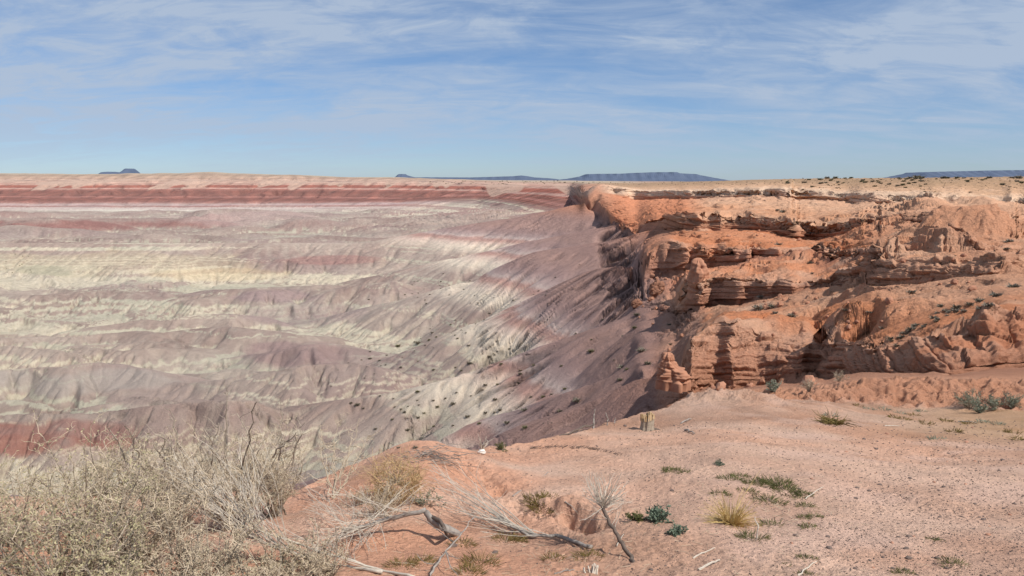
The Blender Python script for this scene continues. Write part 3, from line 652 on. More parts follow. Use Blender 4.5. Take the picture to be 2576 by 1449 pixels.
# =================================================================== materials of the things
def veg(name, c1, c2, rough=.9, scale=30., trans=0., rnd=.25):
    m = bpy.data.materials.new(name); nt = nodes(m); L = nt.links.new
    out = nd(nt, 'ShaderNodeOutputMaterial'); bs = nd(nt, 'ShaderNodeBsdfPrincipled'); bs.inputs['Roughness'].default_value = rough; bs.inputs['Specular IOR Level'].default_value = .15
    g = nd(nt, 'ShaderNodeNewGeometry'); n = nd(nt, 'ShaderNodeTexNoise'); n.inputs['Scale'].default_value = scale; n.inputs['Detail'].default_value = 4
    L(g.outputs['Position'], n.inputs['Vector'])
    a = nd(nt, 'ShaderNodeMath', operation='MULTIPLY_ADD'); L(g.outputs['Random Per Island'], a.inputs[0]); a.inputs[1].default_value = .75
    b = nd(nt, 'ShaderNodeMath', operation='MULTIPLY_ADD'); L(n.outputs['Fac'], b.inputs[0]); b.inputs[1].default_value = 1.3; b.inputs[2].default_value = -.55
    L(b.outputs[0], a.inputs[2]); a.use_clamp = True
    x = nd(nt, 'ShaderNodeMix', data_type='RGBA'); L(a.outputs[0], x.inputs[0])
    x.inputs[6].default_value = (*lin(c1), 1); x.inputs[7].default_value = (*lin(c2), 1)
    L(x.outputs[2], bs.inputs['Base Color'])
    if trans:
        t = nd(nt, 'ShaderNodeBsdfTranslucent'); L(x.outputs[2], t.inputs['Color']); ms = nd(nt, 'ShaderNodeMixShader'); ms.inputs[0].default_value = trans
        L(bs.outputs[0], ms.inputs[1]); L(t.outputs[0], ms.inputs[2]); L(ms.outputs[0], out.inputs[0])
    else: L(bs.outputs[0], out.inputs[0])
    return m
M = dict(
 stem=veg('weathered_stem', (110,98,86), (178,164,146), scale=60), pale=veg('bleached_wood', (168,156,142), (206,196,180), scale=80), grey=veg('grey_wood', (112,104,98), (170,160,150), scale=50),
 dark=veg('dark_bark', (70,60,54), (120,106,96), scale=40), twig=veg('dry_twig', (140,124,106), (206,188,162)), twigd=veg('dark_twig', (118,104,90), (190,172,148)),  # twigd is simply a darker tone of dry twig
 leafy=veg('yellow_green_leaf', (146,138,106), (206,194,154), trans=.25), leafd=veg('dull_leaf', (142,130,106), (202,186,156), trans=.2), straw=veg('straw', (176,144,88), (222,198,140), trans=.15),
 weed=veg('tumbleweed_straw', (140,110,74), (204,176,130)), green=veg('green_grass', (74,80,48), (122,118,76), trans=.2), olive=veg('olive_grass', (96,84,48), (136,118,72), trans=.15), blue=veg('blue_green_leaf', (84,100,84), (134,144,124), trans=.2),
 sage=veg('grey_green_leaf', (104,112,94), (164,166,146), trans=.2), sh1=veg('shrub_twigs', (86,80,70), (140,130,112)), sh2=veg('shrub_olive', (82,80,60), (130,122,92)), sh3=veg('shrub_grey', (104,98,88), (158,148,132)),
 stone=veg('dark_stone', (64,57,55), (116,100,92), scale=20), redstone=veg('red_stone', (138,96,78), (176,132,110), scale=20), white=veg('white_stone', (196,186,176), (232,226,216), scale=40),
 splinter=veg('split_wood', (150,122,90), (206,182,146), scale=90), juniper=veg('juniper_green', (58,66,46), (88,92,66)))
# =================================================================== shape helpers
class MB:
    def __init__(s): s.v = []; s.f = []
    def tube(s, pts, r0, r1, k=3):
        n = len(pts); o = len(s.v)
        for i, p in enumerate(pts):
            a = pts[min(i+1, n-1)] - pts[max(i-1, 0)]
            if a.length < 1e-9: a = Vector((0,0,1))
            a.normalize(); u = a.cross(Vector((.31,.87,.38))); 
            if u.length < 1e-4: u = a.cross(Vector((1,0,0)))
            u.normalize(); w = a.cross(u); r = r0 + (r1-r0)*i/(n-1)
            for j in range(k):
                t = 6.28318*j/k; s.v.append(p + u*(r*math.cos(t)) + w*(r*math.sin(t)))
        for i in range(n-1):
            for j in range(k):
                s.f.append((o+i*k+j, o+i*k+(j+1)%k, o+(i+1)*k+(j+1)%k, o+(i+1)*k+j))
        if k > 3: s.f.append(tuple(o+(n-1)*k+j for j in range(k))); s.f.append(tuple(o+j for j in reversed(range(k))))
    def blade(s, p, d, L, w, bend=0.):
        d = d.normalized(); q = d.cross(Vector((R.gauss(0,1), R.gauss(0,1), R.gauss(0,1)))); q.normalize(); o = len(s.v)
        m = p + d*(L*.5); t = p + d*L + Vector((d.x, d.y, -1.))*bend*L
        s.v += [p-q*w*.5, p+q*w*.5, m+q*w*.45, t, m-q*w*.45]; s.f.append((o, o+1, o+2, o+3, o+4))
    def leaf(s, p, L, w):
        d = Vector((R.gauss(0,1), R.gauss(0,1), R.gauss(0,.8)+.3)); s.blade(p, d, L, w)
    def build(s, name, mat, parent=None, smooth=False, loc=None):
        me = bpy.data.meshes.new(name); off = loc or Vector((0,0,0))
        me.from_pydata([tuple(v-off) for v in s.v], [], s.f); me.materials.append(mat)
        if smooth: me.polygons.foreach_set('use_smooth', [True]*len(me.polygons))
        o = bpy.data.objects.new(name, me); COL.objects.link(o); o.parent = parent
        if parent is None and loc is not None: o.location = loc
        return o
def tag(o, label, cat, group=None):
    o['label'] = label; o['category'] = cat
    if group: o['group'] = group
    return o
def thing(name, loc, label, cat, group=None):
    e = bpy.data.objects.new(name, None); e.empty_display_size = .1; COL.objects.link(e); e.location = loc
    return tag(e, label, cat, group)
def rdir(up=.6, spread=1.): 
    a = R.uniform(0, 6.283); return Vector((math.cos(a)*spread, math.sin(a)*spread, up)).normalized()
def wander(p, d, L, n, wob, lift=0.):
    pts = [p.copy()]; d = d.normalized()
    for i in range(n):
        d = (d + Vector((R.gauss(0,wob), R.gauss(0,wob), R.gauss(0,wob)+lift))).normalized(); p = p + d*(L/n); pts.append(p.copy())
    return pts
def along_pts(pts, t):
    f = t*(len(pts)-1); i = min(int(f), len(pts)-2); return pts[i].lerp(pts[i+1], f-i), (pts[i+1]-pts[i]).normalized()
# =================================================================== the big dry shrubs
def big_shrub(name, base, H, spread, nst, nsec, ntw, label, mats, leaves=0, bare=.2, lean=(0,0), leafsz=.011, seed=1, tips=0):
    R.seed(seed)
    e = thing(name, base, label, 'shrub', 'big dry shrubs in the left foreground')
    st, tw, lf, tp = MB(), MB(), MB(), MB()
    nodes_ = []
    for i in range(nst):
        a = 6.283*i/nst + R.uniform(-.4,.4); t = R.uniform(.15, 1.)**.7*spread
        d = Vector((math.cos(a)*t+lean[0], math.sin(a)*t+lean[1], 1.))
        L = H*R.uniform(.55, 1.05)*(1+.25*t)
        p0 = Vector((R.gauss(0,.03), R.gauss(0,.03), -.02))
        pts = wander(p0, d, L, 8, .13, .02); r = R.uniform(.0035, .0075)
        st.tube(pts, r, r*.25, 5)
        for j in range(nsec):
            q, dd = along_pts(pts, R.uniform(.18, .98)); v = (dd*.6 + rdir(.25)*.9).normalized(); l2 = H*R.uniform(.12, .36)
            p2 = wander(q, v, l2, 5, .28, .03); tw.tube(p2, .0019, .0008, 3)
            for k in range(ntw):
                q3, d3 = along_pts(p2, R.uniform(.1, 1.)); p3 = wander(q3, (d3*.4+rdir(.3)).normalized(), H*R.uniform(.04, .13), 3, .35)
                tw.tube(p3, .0012, .0006, 3)
                for _ in range(leaves):
                    if R.random() < .8: lf.leaf(p3[R.randint(0,3)], R.uniform(.6,1.5)*leafsz, R.uniform(.3,.6)*leafsz)
                if tips and R.random() < .3:
                    lf.leaf(p3[-1], leafsz, leafsz*.4)
    st.build('stems', mats[0], e); tw.build('twigs', mats[1], e)
    if lf.f: lf.build('leaves', mats[2], e)
    return e
def at(x, y): return Vector((x, y, gz(x, y)))
def shx(px, Yv): return (px-CX)/F*(Yv*1.055)
BR = [(590,4.15,.58,.75,30,11,6,'tallest dry shrub with dark bare stems rising above its grey-tan twigs','twig','leafd',1,.009,24),
 (130,2.9,.50,1.0,32,11,5,'yellow-green leafy shrub at the bottom left corner','twigd','leafy',3,.012,21),
 (20,3.7,.55,1.0,24,10,5,'tan shrub at the left edge behind the yellow-green shrub','twig','leafy',2,.011,22),
 (330,3.35,.52,1.0,32,11,6,'tangle of grey dry twigs right of the yellow-green shrub, with olive leaves','twig','leafd',1,.010,23),
 (480,2.95,.40,1.1,30,11,6,'low grey-olive shrub at the bottom edge under the bleached white branch','twig','leafd',1,.010,25),
 (240,4.2,.56,.8,26,10,6,'shrub with a pale green sprig on top, behind the tangle of grey twigs','twig','leafy',2,.012,26),
 (430,4.3,.50,.9,28,11,6,'grey-tan shrub between the tallest one and the shrub with the green sprig','twig','leafd',1,.010,27),
 (800,3.15,.20,1.5,26,9,5,'sparse low brush at the bottom edge under the grey fallen branch','twig','leafd',1,.008,30),
 (440,2.62,.26,1.3,26,10,6,'low dark brush at the bottom edge below the tangle of grey twigs','twig','leafd',1,.010,31),
 (250,2.6,.30,1.2,26,10,6,'olive brush at the bottom edge right of the corner shrub','twigd','leafy',3,.012,32),
 (610,2.75,.22,1.4,26,10,6,'low brush at the bottom edge beneath the long bare branch','twig','leafd',1,.010,33),
 (690,3.05,.22,1.4,30,10,6,'low flat brush along the bottom edge right of the other shrubs','twig','leafd',2,.009,28),
 (690,4.5,.52,.7,22,11,6,'right-hand twiggy shrub leaning over the orange soil','twig','leafd',1,.010,29)]
for i, (px_, Yv, H, sp_, ns, n2, n3, lab, mt, ml, lv, lz, sd) in enumerate(BR):
    o_ = big_shrub('dry_shrub', at(shx(px_, Yv), Yv), H, sp_, ns, n2, n3, lab, (M['stem'], M[mt], M[ml]), leaves=lv, seed=sd, leafsz=lz)
    if i == 0: bs_ = o_
mb = MB(); R.seed(5)
for (a, b, c, d) in [(575,1190,565,990),(560,1190,520,1080),(470,1180,428,1030),(610,1180,640,1010),(450,1200,375,1115),(700,1180,712,1030),(735,1170,765,1060),(520,1190,555,1070),(660,1190,600,1040),(330,1190,275,1065),(370,1200,318,1065),(690,1150,745,1085),(420,1180,400,1090)]:
    p = ray(a, b, 4.1); q = ray(c, d, 4.05+R.uniform(-.15,.1)); pts = [p.lerp(q, i/7) + Vector((R.gauss(0,.008), R.gauss(0,.008), R.gauss(0,.004))) for i in range(8)]
    pts = [Vector(v) - bs_.location for v in pts]
    mb.tube(pts, .0055, .002, 5)
    for j in range(9):
        q3, d3 = along_pts(pts, R.uniform(.2, 1.)); p3 = wander(q3, (d3*.5+rdir(.35)).normalized(), R.uniform(.03, .12), 4, .3); mb.tube(p3, .0018, .0008, 3)
        for _ in range(2): q4, d4 = along_pts(p3, R.random()); mb.tube(wander(q4, rdir(.4), R.uniform(.015,.04), 2, .3), .0011, .0006, 3)
mb.build('bare_stems', M['stem'], bs_)
# dead straight stalks that fan out of the lying branch
def fan(name, label, base_pts, r0, r1, tips, matb, matt, nsub=3, tr=.0022, cat='dead branch', group='dead branches in the foreground', part='stalks', wob=.012):
    """a woody stem along base_pts with thin stalks to each tip"""
    o = base_pts[0]; e = thing(name, o, label, cat, group)
    m1 = MB(); pts = []
    for i in range(len(base_pts)-1):
        for k in range(5): pts.append(base_pts[i].lerp(base_pts[i+1], k/5) + Vector((R.gauss(0,1), R.gauss(0,1), R.gauss(0,1)))*r0*.35)
    pts.append(base_pts[-1]); pts = [p-o for p in pts]
    m1.tube(pts, r0, r1, 7); m1.build('branch', matb, e, smooth=True)
    m2 = MB()
    for (t, tip) in tips:
        p, d = along_pts(pts, t); q = tip-o; n = 7
        bend = Vector((R.gauss(0,wob), R.gauss(0,wob), R.gauss(0,wob)))
        pp = [p.lerp(q, i/n) + bend*4*(i/n)*(1-i/n) + Vector((R.gauss(0,wob*.15), R.gauss(0,wob*.15), R.gauss(0,wob*.15))) for i in range(n+1)]
        m2.tube(pp, tr, tr*.35, 4)
        for _ in range(nsub):
            a, dd = along_pts(pp, R.uniform(.3, .95)); m2.tube(wander(a, (dd+rdir(.2)*.45).normalized(), (q-p).length*R.uniform(.1,.35), 4, .1), tr*.5, tr*.25, 3)
    m2.build(part, matt, e); return e
R.seed(31)
gp = lambda px, py, h=0.: hit(px, py) + Vector((0,0,h))
fan('dead_branch', 'bleached white branch lying in the bottom left with grey stalks fanning to the upper left', [gp(960,1446,.02), ray(850,1424,3.32), ray(690,1376,3.42), ray(590,1343,3.5)], .0085, .005,
    [(R.uniform(.55,1), ray(R.uniform(395,680), R.uniform(1120,1300), R.uniform(3.35,3.75))) for _ in range(60)], M['pale'], M['pale'], nsub=3, tr=.0022)
fan('dead_branch', 'second bleached branch, long and bare, along the bottom edge under the white branch', [gp(1045,1462,.02), ray(950,1432,3.22), ray(800,1385,3.3), ray(610,1320,3.4)], .007, .003,
    [(R.uniform(.3,1), ray(R.uniform(560,900), R.uniform(1270,1400), R.uniform(3.2,3.6))) for _ in range(16)], M['pale'], M['pale'], nsub=2, tr=.002)
R.seed(32)
fan('dead_branch', 'grey fallen branch with a thin twiggy end, propped on the gnarled root', [gp(860,1350,.03), ray(900,1330,3.75), ray(980,1306,3.8), ray(1070,1282,3.78)], .010, .012,
    [(R.uniform(0,.9), ray(R.uniform(760,1060), R.uniform(1210,1300), R.uniform(3.6,4.1))) for _ in range(44)] + [(R.uniform(0,.6), ray(R.uniform(740,980), R.uniform(1330,1420), R.uniform(3.3,3.6))) for _ in range(34)], M['grey'], M['pale'], nsub=3, tr=.0018)
fan('dead_branch', 'fallen shrub across the orange soil, dark stem ending in straight stalks pointing upper left', [gp(1492,1381,.006), gp(1400,1358,.02), ray(1330,1345,3.86), ray(1262,1312,3.95)], .011, .007,
    [(R.uniform(.55,1), ray(R.uniform(1040,1190), R.uniform(1165,1290), R.uniform(4.2,4.9))) for _ in range(26)] + [(R.uniform(.3,.9), ray(R.uniform(1120,1260), R.uniform(1270,1345), R.uniform(3.8,4.2))) for _ in range(12)], M['grey'], M['pale'], nsub=2, tr=.0028)
R.seed(33)
fan('dead_plant', 'dead plant with a dark crooked stem and a broom of fine white twigs', [gp(1596,1434,-.01), ray(1588,1400,3.42), ray(1552,1348,3.5), ray(1524,1300,3.58), ray(1511,1264,3.64)], .0120, .008,
    [(R.uniform(.86,1), ray(R.uniform(1462,1585), R.uniform(1188,1262), R.uniform(3.5,3.85))) for _ in range(95)] + [(R.uniform(.6,.95), ray(R.choice([R.uniform(1440,1490),R.uniform(1545,1600)]), R.uniform(1240,1310), R.uniform(3.5,3.75))) for _ in range(14)], M['dark'], M['pale'], nsub=2, tr=.0018, cat='dead plant', group=None, part='twigs', wob=.006)
fan('dead_branch', 'thin forked stick standing at the bottom edge left of centre', [gp(1078,1452,.0), ray(1102,1412,3.2), ray(1122,1386,3.26), ray(1172,1330,3.35)], .006, .003,
    [(.66, ray(1168,1462,3.1)), (.66, ray(1160,1402,3.2)), (.9, ray(1085,1330,3.4)), (.8, ray(1040,1300,3.5)), (1, ray(1215,1300,3.45)), (.4, ray(1050,1398,3.2))], M['grey'], M['grey'], nsub=2, tr=.003)
# gnarled root
def log(name, label, pts, rads, mat, cat, k=9, seed=3, group=None, loc=None):
    R.seed(seed); m = MB(); n = len(pts)*4; P_ = []; 
    for i in range(len(pts)-1):
        for j in range(5): P_.append((pts[i].lerp(pts[i+1], j/5), rads[i]+(rads[i+1]-rads[i])*j/5))
    P_.append((pts[-1], rads[-1])); o = len(m.v)
    ph = [R.uniform(.6,1.35) for _ in range(k)]
    for i, (p, r) in enumerate(P_):
        a = (P_[min(i+1,len(P_)-1)][0]-P_[max(i-1,0)][0]).normalized(); u = a.cross(Vector((.3,.9,.3))).normalized(); w = a.cross(u)
        for j in range(k):
            t = 6.283*j/k + i*.12; rr = r*ph[j]*R.uniform(.88,1.12); m.v.append(p + u*rr*math.cos(t) + w*rr*math.sin(t))
    N_ = len(P_)
    for i in range(N_-1):
        for j in range(k): m.f.append((i*k+j, i*k+(j+1)%k, (i+1)*k+(j+1)%k, (i+1)*k+j))
    m.f.append(tuple((N_-1)*k+j for j in range(k))); m.f.append(tuple(reversed(range(k))))
    return m
e = thing('gnarled_root', gp(1150,1342), 'thick gnarled grey root arching over the soil below the tumbleweed', 'root')
m = log('', '', [gp(1158,1344,-.01), ray(1118,1330,3.72), ray(1092,1312,3.74), ray(1072,1286,3.78)], [.014,.022,.024,.014], None, '', seed=4); m.v = [v-e.location for v in m.v]; m.build('root', M['grey'], e, smooth=True)
m = log('', '', [ray(1085,1300,3.76), ray(1108,1310,3.70), ray(1122,1338,3.62), gp(1126,1352,0)], [.010,.010,.008,.006], None, '', seed=5); m.v = [v-e.location for v in m.v]; m.build('side_root', M['dark'], e, smooth=True)
# bare sapling left of the tumbleweed
R.seed(41)
e = thing('bare_sapling', gp(838,1255), 'thin bare shrub with an open crown of pale twigs, left of the tumbleweed', 'shrub'); m = MB(); m2 = MB()
b0 = e.location
for (a, b) in [(800,1075),(850,1060),(905,1050),(880,1120),(935,1095),(815,1130),(840,1110),(920,1140)]:
    q = ray(a, b, 5.25+R.uniform(-.15,.15))-b0; pts = [Vector((0,0,0)).lerp(q, i/8) + Vector((R.gauss(0,.012), R.gauss(0,.01), 0))*(i>0) for i in range(9)]; m.tube(pts, .0045, .0018, 4)
    for _ in range(10):
        p2, d2 = along_pts(pts, R.uniform(.3,1)); p3 = wander(p2, (d2*.5+rdir(.3)).normalized(), R.uniform(.05,.15), 5, .35); m2.tube(p3, .0022, .001, 3)
        for _ in range(3): q4, d4 = along_pts(p3, R.random()); m2.tube(wander(q4, rdir(.4), R.uniform(.02,.05), 3, .35), .0014, .0007, 3)
m.build('stems', M['twig'], e); m2.build('twigs', M['twig'], e)
# tumbleweed
R.seed(43)
c = hit(1000, 1262); e = thing('tumbleweed', c, 'round yellow-brown tumbleweed resting on the orange mound', 'tumbleweed'); m = MB(); m2 = MB()
for i in range(520):
    d = Vector((R.gauss(0,1), R.gauss(0,1), R.gauss(0,1))).normalized(); r0 = R.uniform(.05,.15); p = Vector((d.x*.145, d.y*.13, d.z*.115+.12))*1.0*R.uniform(.75,1.0)+Vector((0,0,.02))
    t = d.cross(Vector((R.gauss(0,1), R.gauss(0,1), R.gauss(0,1)))).normalized()
    m.tube(wander(p, t, R.uniform(.08,.2), 6, .32), .0013, .0008, 3)
for i in range(60): m2.tube(wander(Vector((0,0,.12)), rdir(R.uniform(-.4,1.5)), R.uniform(.1,.17), 4, .2), .0022, .001, 3)
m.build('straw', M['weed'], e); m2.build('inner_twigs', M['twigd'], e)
def tuft(name, loc, label, cat, group, n, L, w, mat, spread=1., r0=.02, bend=.12, up=(.3,1.4)):
    m = MB()
    for _ in range(n):
        a = R.uniform(0,6.283); rr = r0*math.sqrt(R.random()); p = Vector((math.cos(a)*rr, math.sin(a)*rr, -.003))
        d = Vector((math.cos(a)*spread*R.random()+R.gauss(0,.2), math.sin(a)*spread*R.random()+R.gauss(0,.2), R.uniform(*up)))
        m.blade(p, d, L*R.uniform(.5,1.15), w, bend*R.random())
    o = m.build(name, mat, None); o.location = loc; return tag(o, label, cat, group)
# grey brush around the tumbleweed and greenish saltbush twigs
R.seed(44)
def small_shrub(name, base, H, spread, nst, ntw, label, cat, group, ms, mt, ml=None, leaves=2, lsz=.008, r=.0022, seed=0):
    R.seed(seed or int(base.x*1000)&0xffff)
    e = thing(name, base, label, cat, group); a, b, l = MB(), MB(), MB()
    for i in range(nst):
        ang = R.uniform(0,6.283); t = R.uniform(.1,1)*spread; pts = wander(Vector((R.gauss(0,.01),R.gauss(0,.01),-.01)), Vector((math.cos(ang)*t, math.sin(ang)*t, R.uniform(.5,1.1))), H*R.uniform(.6,1.1), 5, .14); a.tube(pts, r, r*.4, 4)
        for _ in range(ntw):
            q, d = along_pts(pts, R.uniform(.3,1)); p3 = wander(q, (d*.6+rdir(.4)*.8).normalized(), H*R.uniform(.12,.35), 4, .22); b.tube(p3, r*.5, r*.25, 3)
            if ml:
                for _ in range(leaves): l.leaf(along_pts(p3, R.random())[0], lsz*R.uniform(.7,1.4), lsz*.5)
    a.build('stems', ms, e); b.build('twigs', mt, e)
    if ml: l.build('leaves', ml, e)
    return e
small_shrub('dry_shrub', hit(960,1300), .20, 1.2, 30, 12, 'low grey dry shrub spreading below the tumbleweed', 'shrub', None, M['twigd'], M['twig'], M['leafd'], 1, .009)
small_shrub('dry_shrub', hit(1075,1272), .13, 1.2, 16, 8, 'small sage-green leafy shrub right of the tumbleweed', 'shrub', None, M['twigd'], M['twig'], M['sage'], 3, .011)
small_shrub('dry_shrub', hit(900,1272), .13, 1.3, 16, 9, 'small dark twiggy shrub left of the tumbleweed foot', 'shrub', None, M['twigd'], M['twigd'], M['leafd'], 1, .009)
# straw bunchgrass
R.seed(45)
c = hit(1838, 1318); e = thing('bunchgrass', c, 'tuft of straw-yellow bunchgrass on the pink soil', 'grass tuft'); m = MB(); m2 = MB()
for _ in range(330):
    a = R.uniform(0,6.283); t = R.random(); p = Vector((math.cos(a)*.035*R.random(), math.sin(a)*.035*R.random(), 0)); d = Vector((math.cos(a)*(.3+1.4*t), math.sin(a)*(.3+1.4*t), 1.1-.8*t)).normalized()
    L_ = R.uniform(.09,.20); pts = [p + d*L_*s + Vector((0,0,-.06*t*s*s)) for s in (0,.35,.7,1.)]; m.tube(pts, .0016, .0007, 3)
for (a, b) in [(1915,1180),(1895,1215),(1875,1222)]: m2.tube([Vector((0,0,.02)).lerp(ray(a,b,4.55)-c, s)+Vector((0,0,.02*math.sin(3.1*s))) for s in (0,.3,.6,.85,1)], .0016, .0009, 3)
m.build('blades', M['straw'], e); m2.build('stalks', M['straw'], e)
# green and olive grass patches on the soil
R.seed(46)
gr = [(1834,1208,1.2),(1902,1216,1.3),(1954,1216,1.5),(1982,1238,1.3),(2021,1242,.9),(2007,1254,.9),(1815,1244,1.),(1880,1238,1.),(1936,1264,1.6),(2027,1276,1.),(2049,1302,.9),(2025,1304,.8),(2039,1328,1.),(1942,1322,1.2),(1894,1357,1.6),(2031,1407,1.),(2027,1447,1.),(2352,1361,.9),(2397,1421,1.4),(2272,1443,1.1),(1982,1421,.6),(1925,1222,1.2),(1860,1200,1.),(1975,1228,1.2),(1700,1188,1.1),(1680,1182,.8),(1728,1190,.8)]
for i, (a, b, s) in enumerate(gr):
    c = hit(a, b); k = c.y/4.5
    tuft('grass_clump', c, 'small flat clump of dark green grass on the pink soil', 'grass clump', 'dark green grass clumps on the pink soil', int(150*s), .034*s*k, .003*k, M['green'], 1.6, .058*s*k, .1, (.15,.8))
for i, (a, b, s) in enumerate([(1352,1262,1.3),(1368,1278,1.2),(1380,1250,.8),(1270,1360,1.1),(1300,1362,.9),(1160,1372,1.1),(1205,1420,1.6),(1010,1425,1.3),(1480,1402,1.2),(1390,1405,.9),(1060,1415,1.1),(1180,1440,1.3)]):
    c = hit(a, b); k = c.y/4
    tuft('grass_clump', c, 'low olive-brown grass clump on the orange soil among the dead branches', 'grass clump', 'olive grass clumps among the dead branches', int(150*s), .040*s*k, .003*k, M['olive'], 1.4, .062*s*k, .1, (.2,.9))
# leafy green plants
for (a, b, s, lab, mt) in [(1655,1308,1.25,'largest blue-green leafy plant, beside the dead white-twigged plant','blue'),(1705,1342,.9,'blue-green leafy plant in front of the larger one, left of the straw grass','blue'),(1600,1308,.8,'darker green low plant between the dead plant and the blue-green plant','green'),
        (1812,1170,.5,'tiny blue-green plant on bare soil above the green grass','blue'),(1170,1398,.0,'', 'blue'),(1265,1133,.7,'low dark green plant on the rim beside the white stone','green')]:
    if not s: continue
    c = hit(a, b); small_shrub('leafy_plant', c, .070*s*c.y/4, 1.6, 24, 7, lab, 'plant', None, M['sage'], M[mt], M[mt], 5, .013*s, .0016, seed=a)
# pale shrubs on the bank at the right and at its foot
for (a, b, s, lab, mt) in [(2440,1028,.8,'tall pale sage shrub on the bank at the right edge','sage'),(2500,1030,.62,'sage shrub right of the tall pale one on the bank','sage'),(2545,1028,.62,'sage shrub cut by the right edge of the bank','sage'),(2466,1040,.5,'low sage shrub at the foot of the tall pale one','sage'),
        (1946,985,.45,'small grey-green shrub on the rim in front of the near cliff','sage'),(2035,984,.48,'grey leafless shrub on the rim, between the grey-green shrub and the pale bare one',None),(2111,960,.46,'pale bare shrub on the rim at the mouth of the dark cleft',None)]:
    c = hit(a, b); H = .50*s*c.y/14.5
    small_shrub('rim_shrub', c, H, .9, 26, 10, lab, 'shrub', 'shrubs along the rim and the bank', M['stem'], M['twig'] if mt is None else M['sage'], M['sage'] if mt else None, 3, .022, .005, seed=a)
R.seed(47)
for (a, b) in [(2264,1041),(2225,1030),(2300,1046),(2330,1066),(2356,1106),(2562,1107),(2380,1060),(2440,1066),(2470,1062),(2510,1068),(2250,1052),(2160,1022),(2190,1030),(2320,1036),(2400,1086),(2090,1046),(2545,1090),(2275,1056)]:
    c = hit(a, b); tuft('grass_clump', c, 'small grey-green weed clump near the foot of the bank', 'weed clump', 'weed clumps below the bank on the right', 55, .075, .008, M['sage'] if R.random() < .5 else M['olive'], 1.6, .09, .1, (.2,.9))
# stump
R.seed(51)
c = hit(1628, 1083); e = thing('tree_stump', c, 'short weathered tree stump with a splintered pale top on the rim', 'tree stump')
S = c.y*1.03/F
m = MB(); k = 22; rings = [(-.02,1.2),(.05,1.05),(.3,.95),(.6,.93),(.85,.95)]
H = 42*S; rr = 17*S; lob = [R.uniform(.84,1.12) for _ in range(k)]
for (h, s) in rings:
    for j in range(k):
        t = 6.283*j/k; r = rr*s*lob[j]*R.uniform(.95,1.05); m.v.append(Vector((r*math.cos(t)*1.0 + h*.15*rr, r*math.sin(t), h*H + (H*.12*math.cos(t) if h > .5 else 0))))
for i in range(len(rings)-1):
    for j in range(k): m.f.append((i*k+j, i*k+(j+1)%k, (i+1)*k+(j+1)%k, (i+1)*k+j))
m.f.append(tuple((len(rings)-1)*k+j for j in range(k))); m.build('trunk', M['stem'], e)
m = MB()
for _ in range(150):
    t = R.uniform(0,6.283); r = rr*math.sqrt(R.random())*.98; x_, y_ = r*math.cos(t), r*math.sin(t); p = Vector((x_+.12*rr, y_, H*(.70+.1*math.cos(t))))
    hh = H*(.30 + .10*math.cos(t+2.2) + .07*math.sin(x_/rr*5) + R.uniform(-.06,.06)); m.tube([p, p+Vector((R.gauss(0,.003), R.gauss(0,.003), hh))], .011, .007, 4)
m.build('splintered_top', M['splinter'], e)
m = MB()
for (dx, dy) in [(1.9,-.3),(1.5,.5),(-1.1,-.6),(.6,-1.1)]: m.tube([Vector((dx*rr*.5, dy*rr*.5, .10*H)), Vector((dx*rr*.95, dy*rr*.95, .05*H)), Vector((dx*rr*1.6, dy*rr*1.6, -.02))], .016, .006, 6)
m.build('roots', M['dark'], e)
# sticks
def stick(pts, r, label, mat, cat='stick', group='loose sticks on the ground', name='stick'):
    o = pts[0]; m = MB(); P_ = []
    for i in range(len(pts)-1):
        for j in range(4): P_.append(pts[i].lerp(pts[i+1], j/4)-o + Vector((R.gauss(0,1),R.gauss(0,1),R.gauss(0,1)))*r*.5)
    P_.append(pts[-1]-o); m.tube(P_, r, r*.5, 5); b = m.build(name, mat, None); b.location = o; return tag(b, label, cat, group)
R.seed(53)
stick([gp(1493,1078,0), ray(1494,1050,8.9), ray(1497,1029,8.9)], .012, 'upright bare stick on the rim, the taller of two', M['grey'])
stick([gp(1527,1070,0), ray(1530,1056,9.2), ray(1523,1038,9.2)], .010, 'crooked upright stick on the rim just left of the stump', M['grey'])
stick([gp(1545,1066,0), ray(1548,1052,9.3)], .007, 'shortest upright stick on the rim, nearest to the stump', M['grey'])
e = stick([gp(1500,1066,.03), gp(1483,1083,.05), ray(1440,1085,8.3), ray(1385,1104,8.0)], .018, 'dark bent branch lying out over the rim left of the stump', M['dark'])
for (a, b, c, d, r, lab) in [(1712,1066,1740,1056,.012,'grey splinter of wood right of the stump, the upper one'),(1722,1084,1746,1094,.012,'grey splinter of wood right of the stump, the lower one'),(2026,1256,2072,1226,.004,'pale curved stick on the soil right of the green grass'),(1745,1405,1800,1380,.004,'pale stick lying on the soil under the straw grass'),
        (1760,1435,1812,1412,.006,'pale stick near the bottom edge under the straw grass'),(2010,1448,2056,1414,.004,'pale stick at the bottom edge beside a green clump'),(1290,1250,1378,1190,.006,'thin brown stick leaning on the bank of the small gully'),(2410,1062,2455,1065,.010,'pale thin stick on the soil near the right edge'),
        (1550,1375,1570,1345,.003,'short straw stalk left of the dead plant'),(1395,1445,1445,1436,.004,'short grey stick near the bottom centre'),(2226,1072,2262,1073,.008,'pale straight stick on the bare soil in front of the bank'),(1420,1262,1450,1290,.004,'thin stick in the hollow of the small gully')]:
    p, q = gp(a, b, r), gp(c, d, r*1.2)
    stick([p, p.lerp(q, .5)+Vector((0,0,r)), q], r, lab, M['pale'] if 'pale' in lab or 'straw' in lab else M['grey'])
p = gp(1905,1360,0); stick([p, ray(1907,1330,p.y), ray(1899,1300,p.y+.03)], .005, 'pale upright stalk standing in front of the straw grass', M['pale'])
R.seed(54)
c = gp(1484,1442,0); e = thing('bleached_roots', c, 'bunch of bleached root stubs near the bottom edge, below the fallen shrub', 'roots')
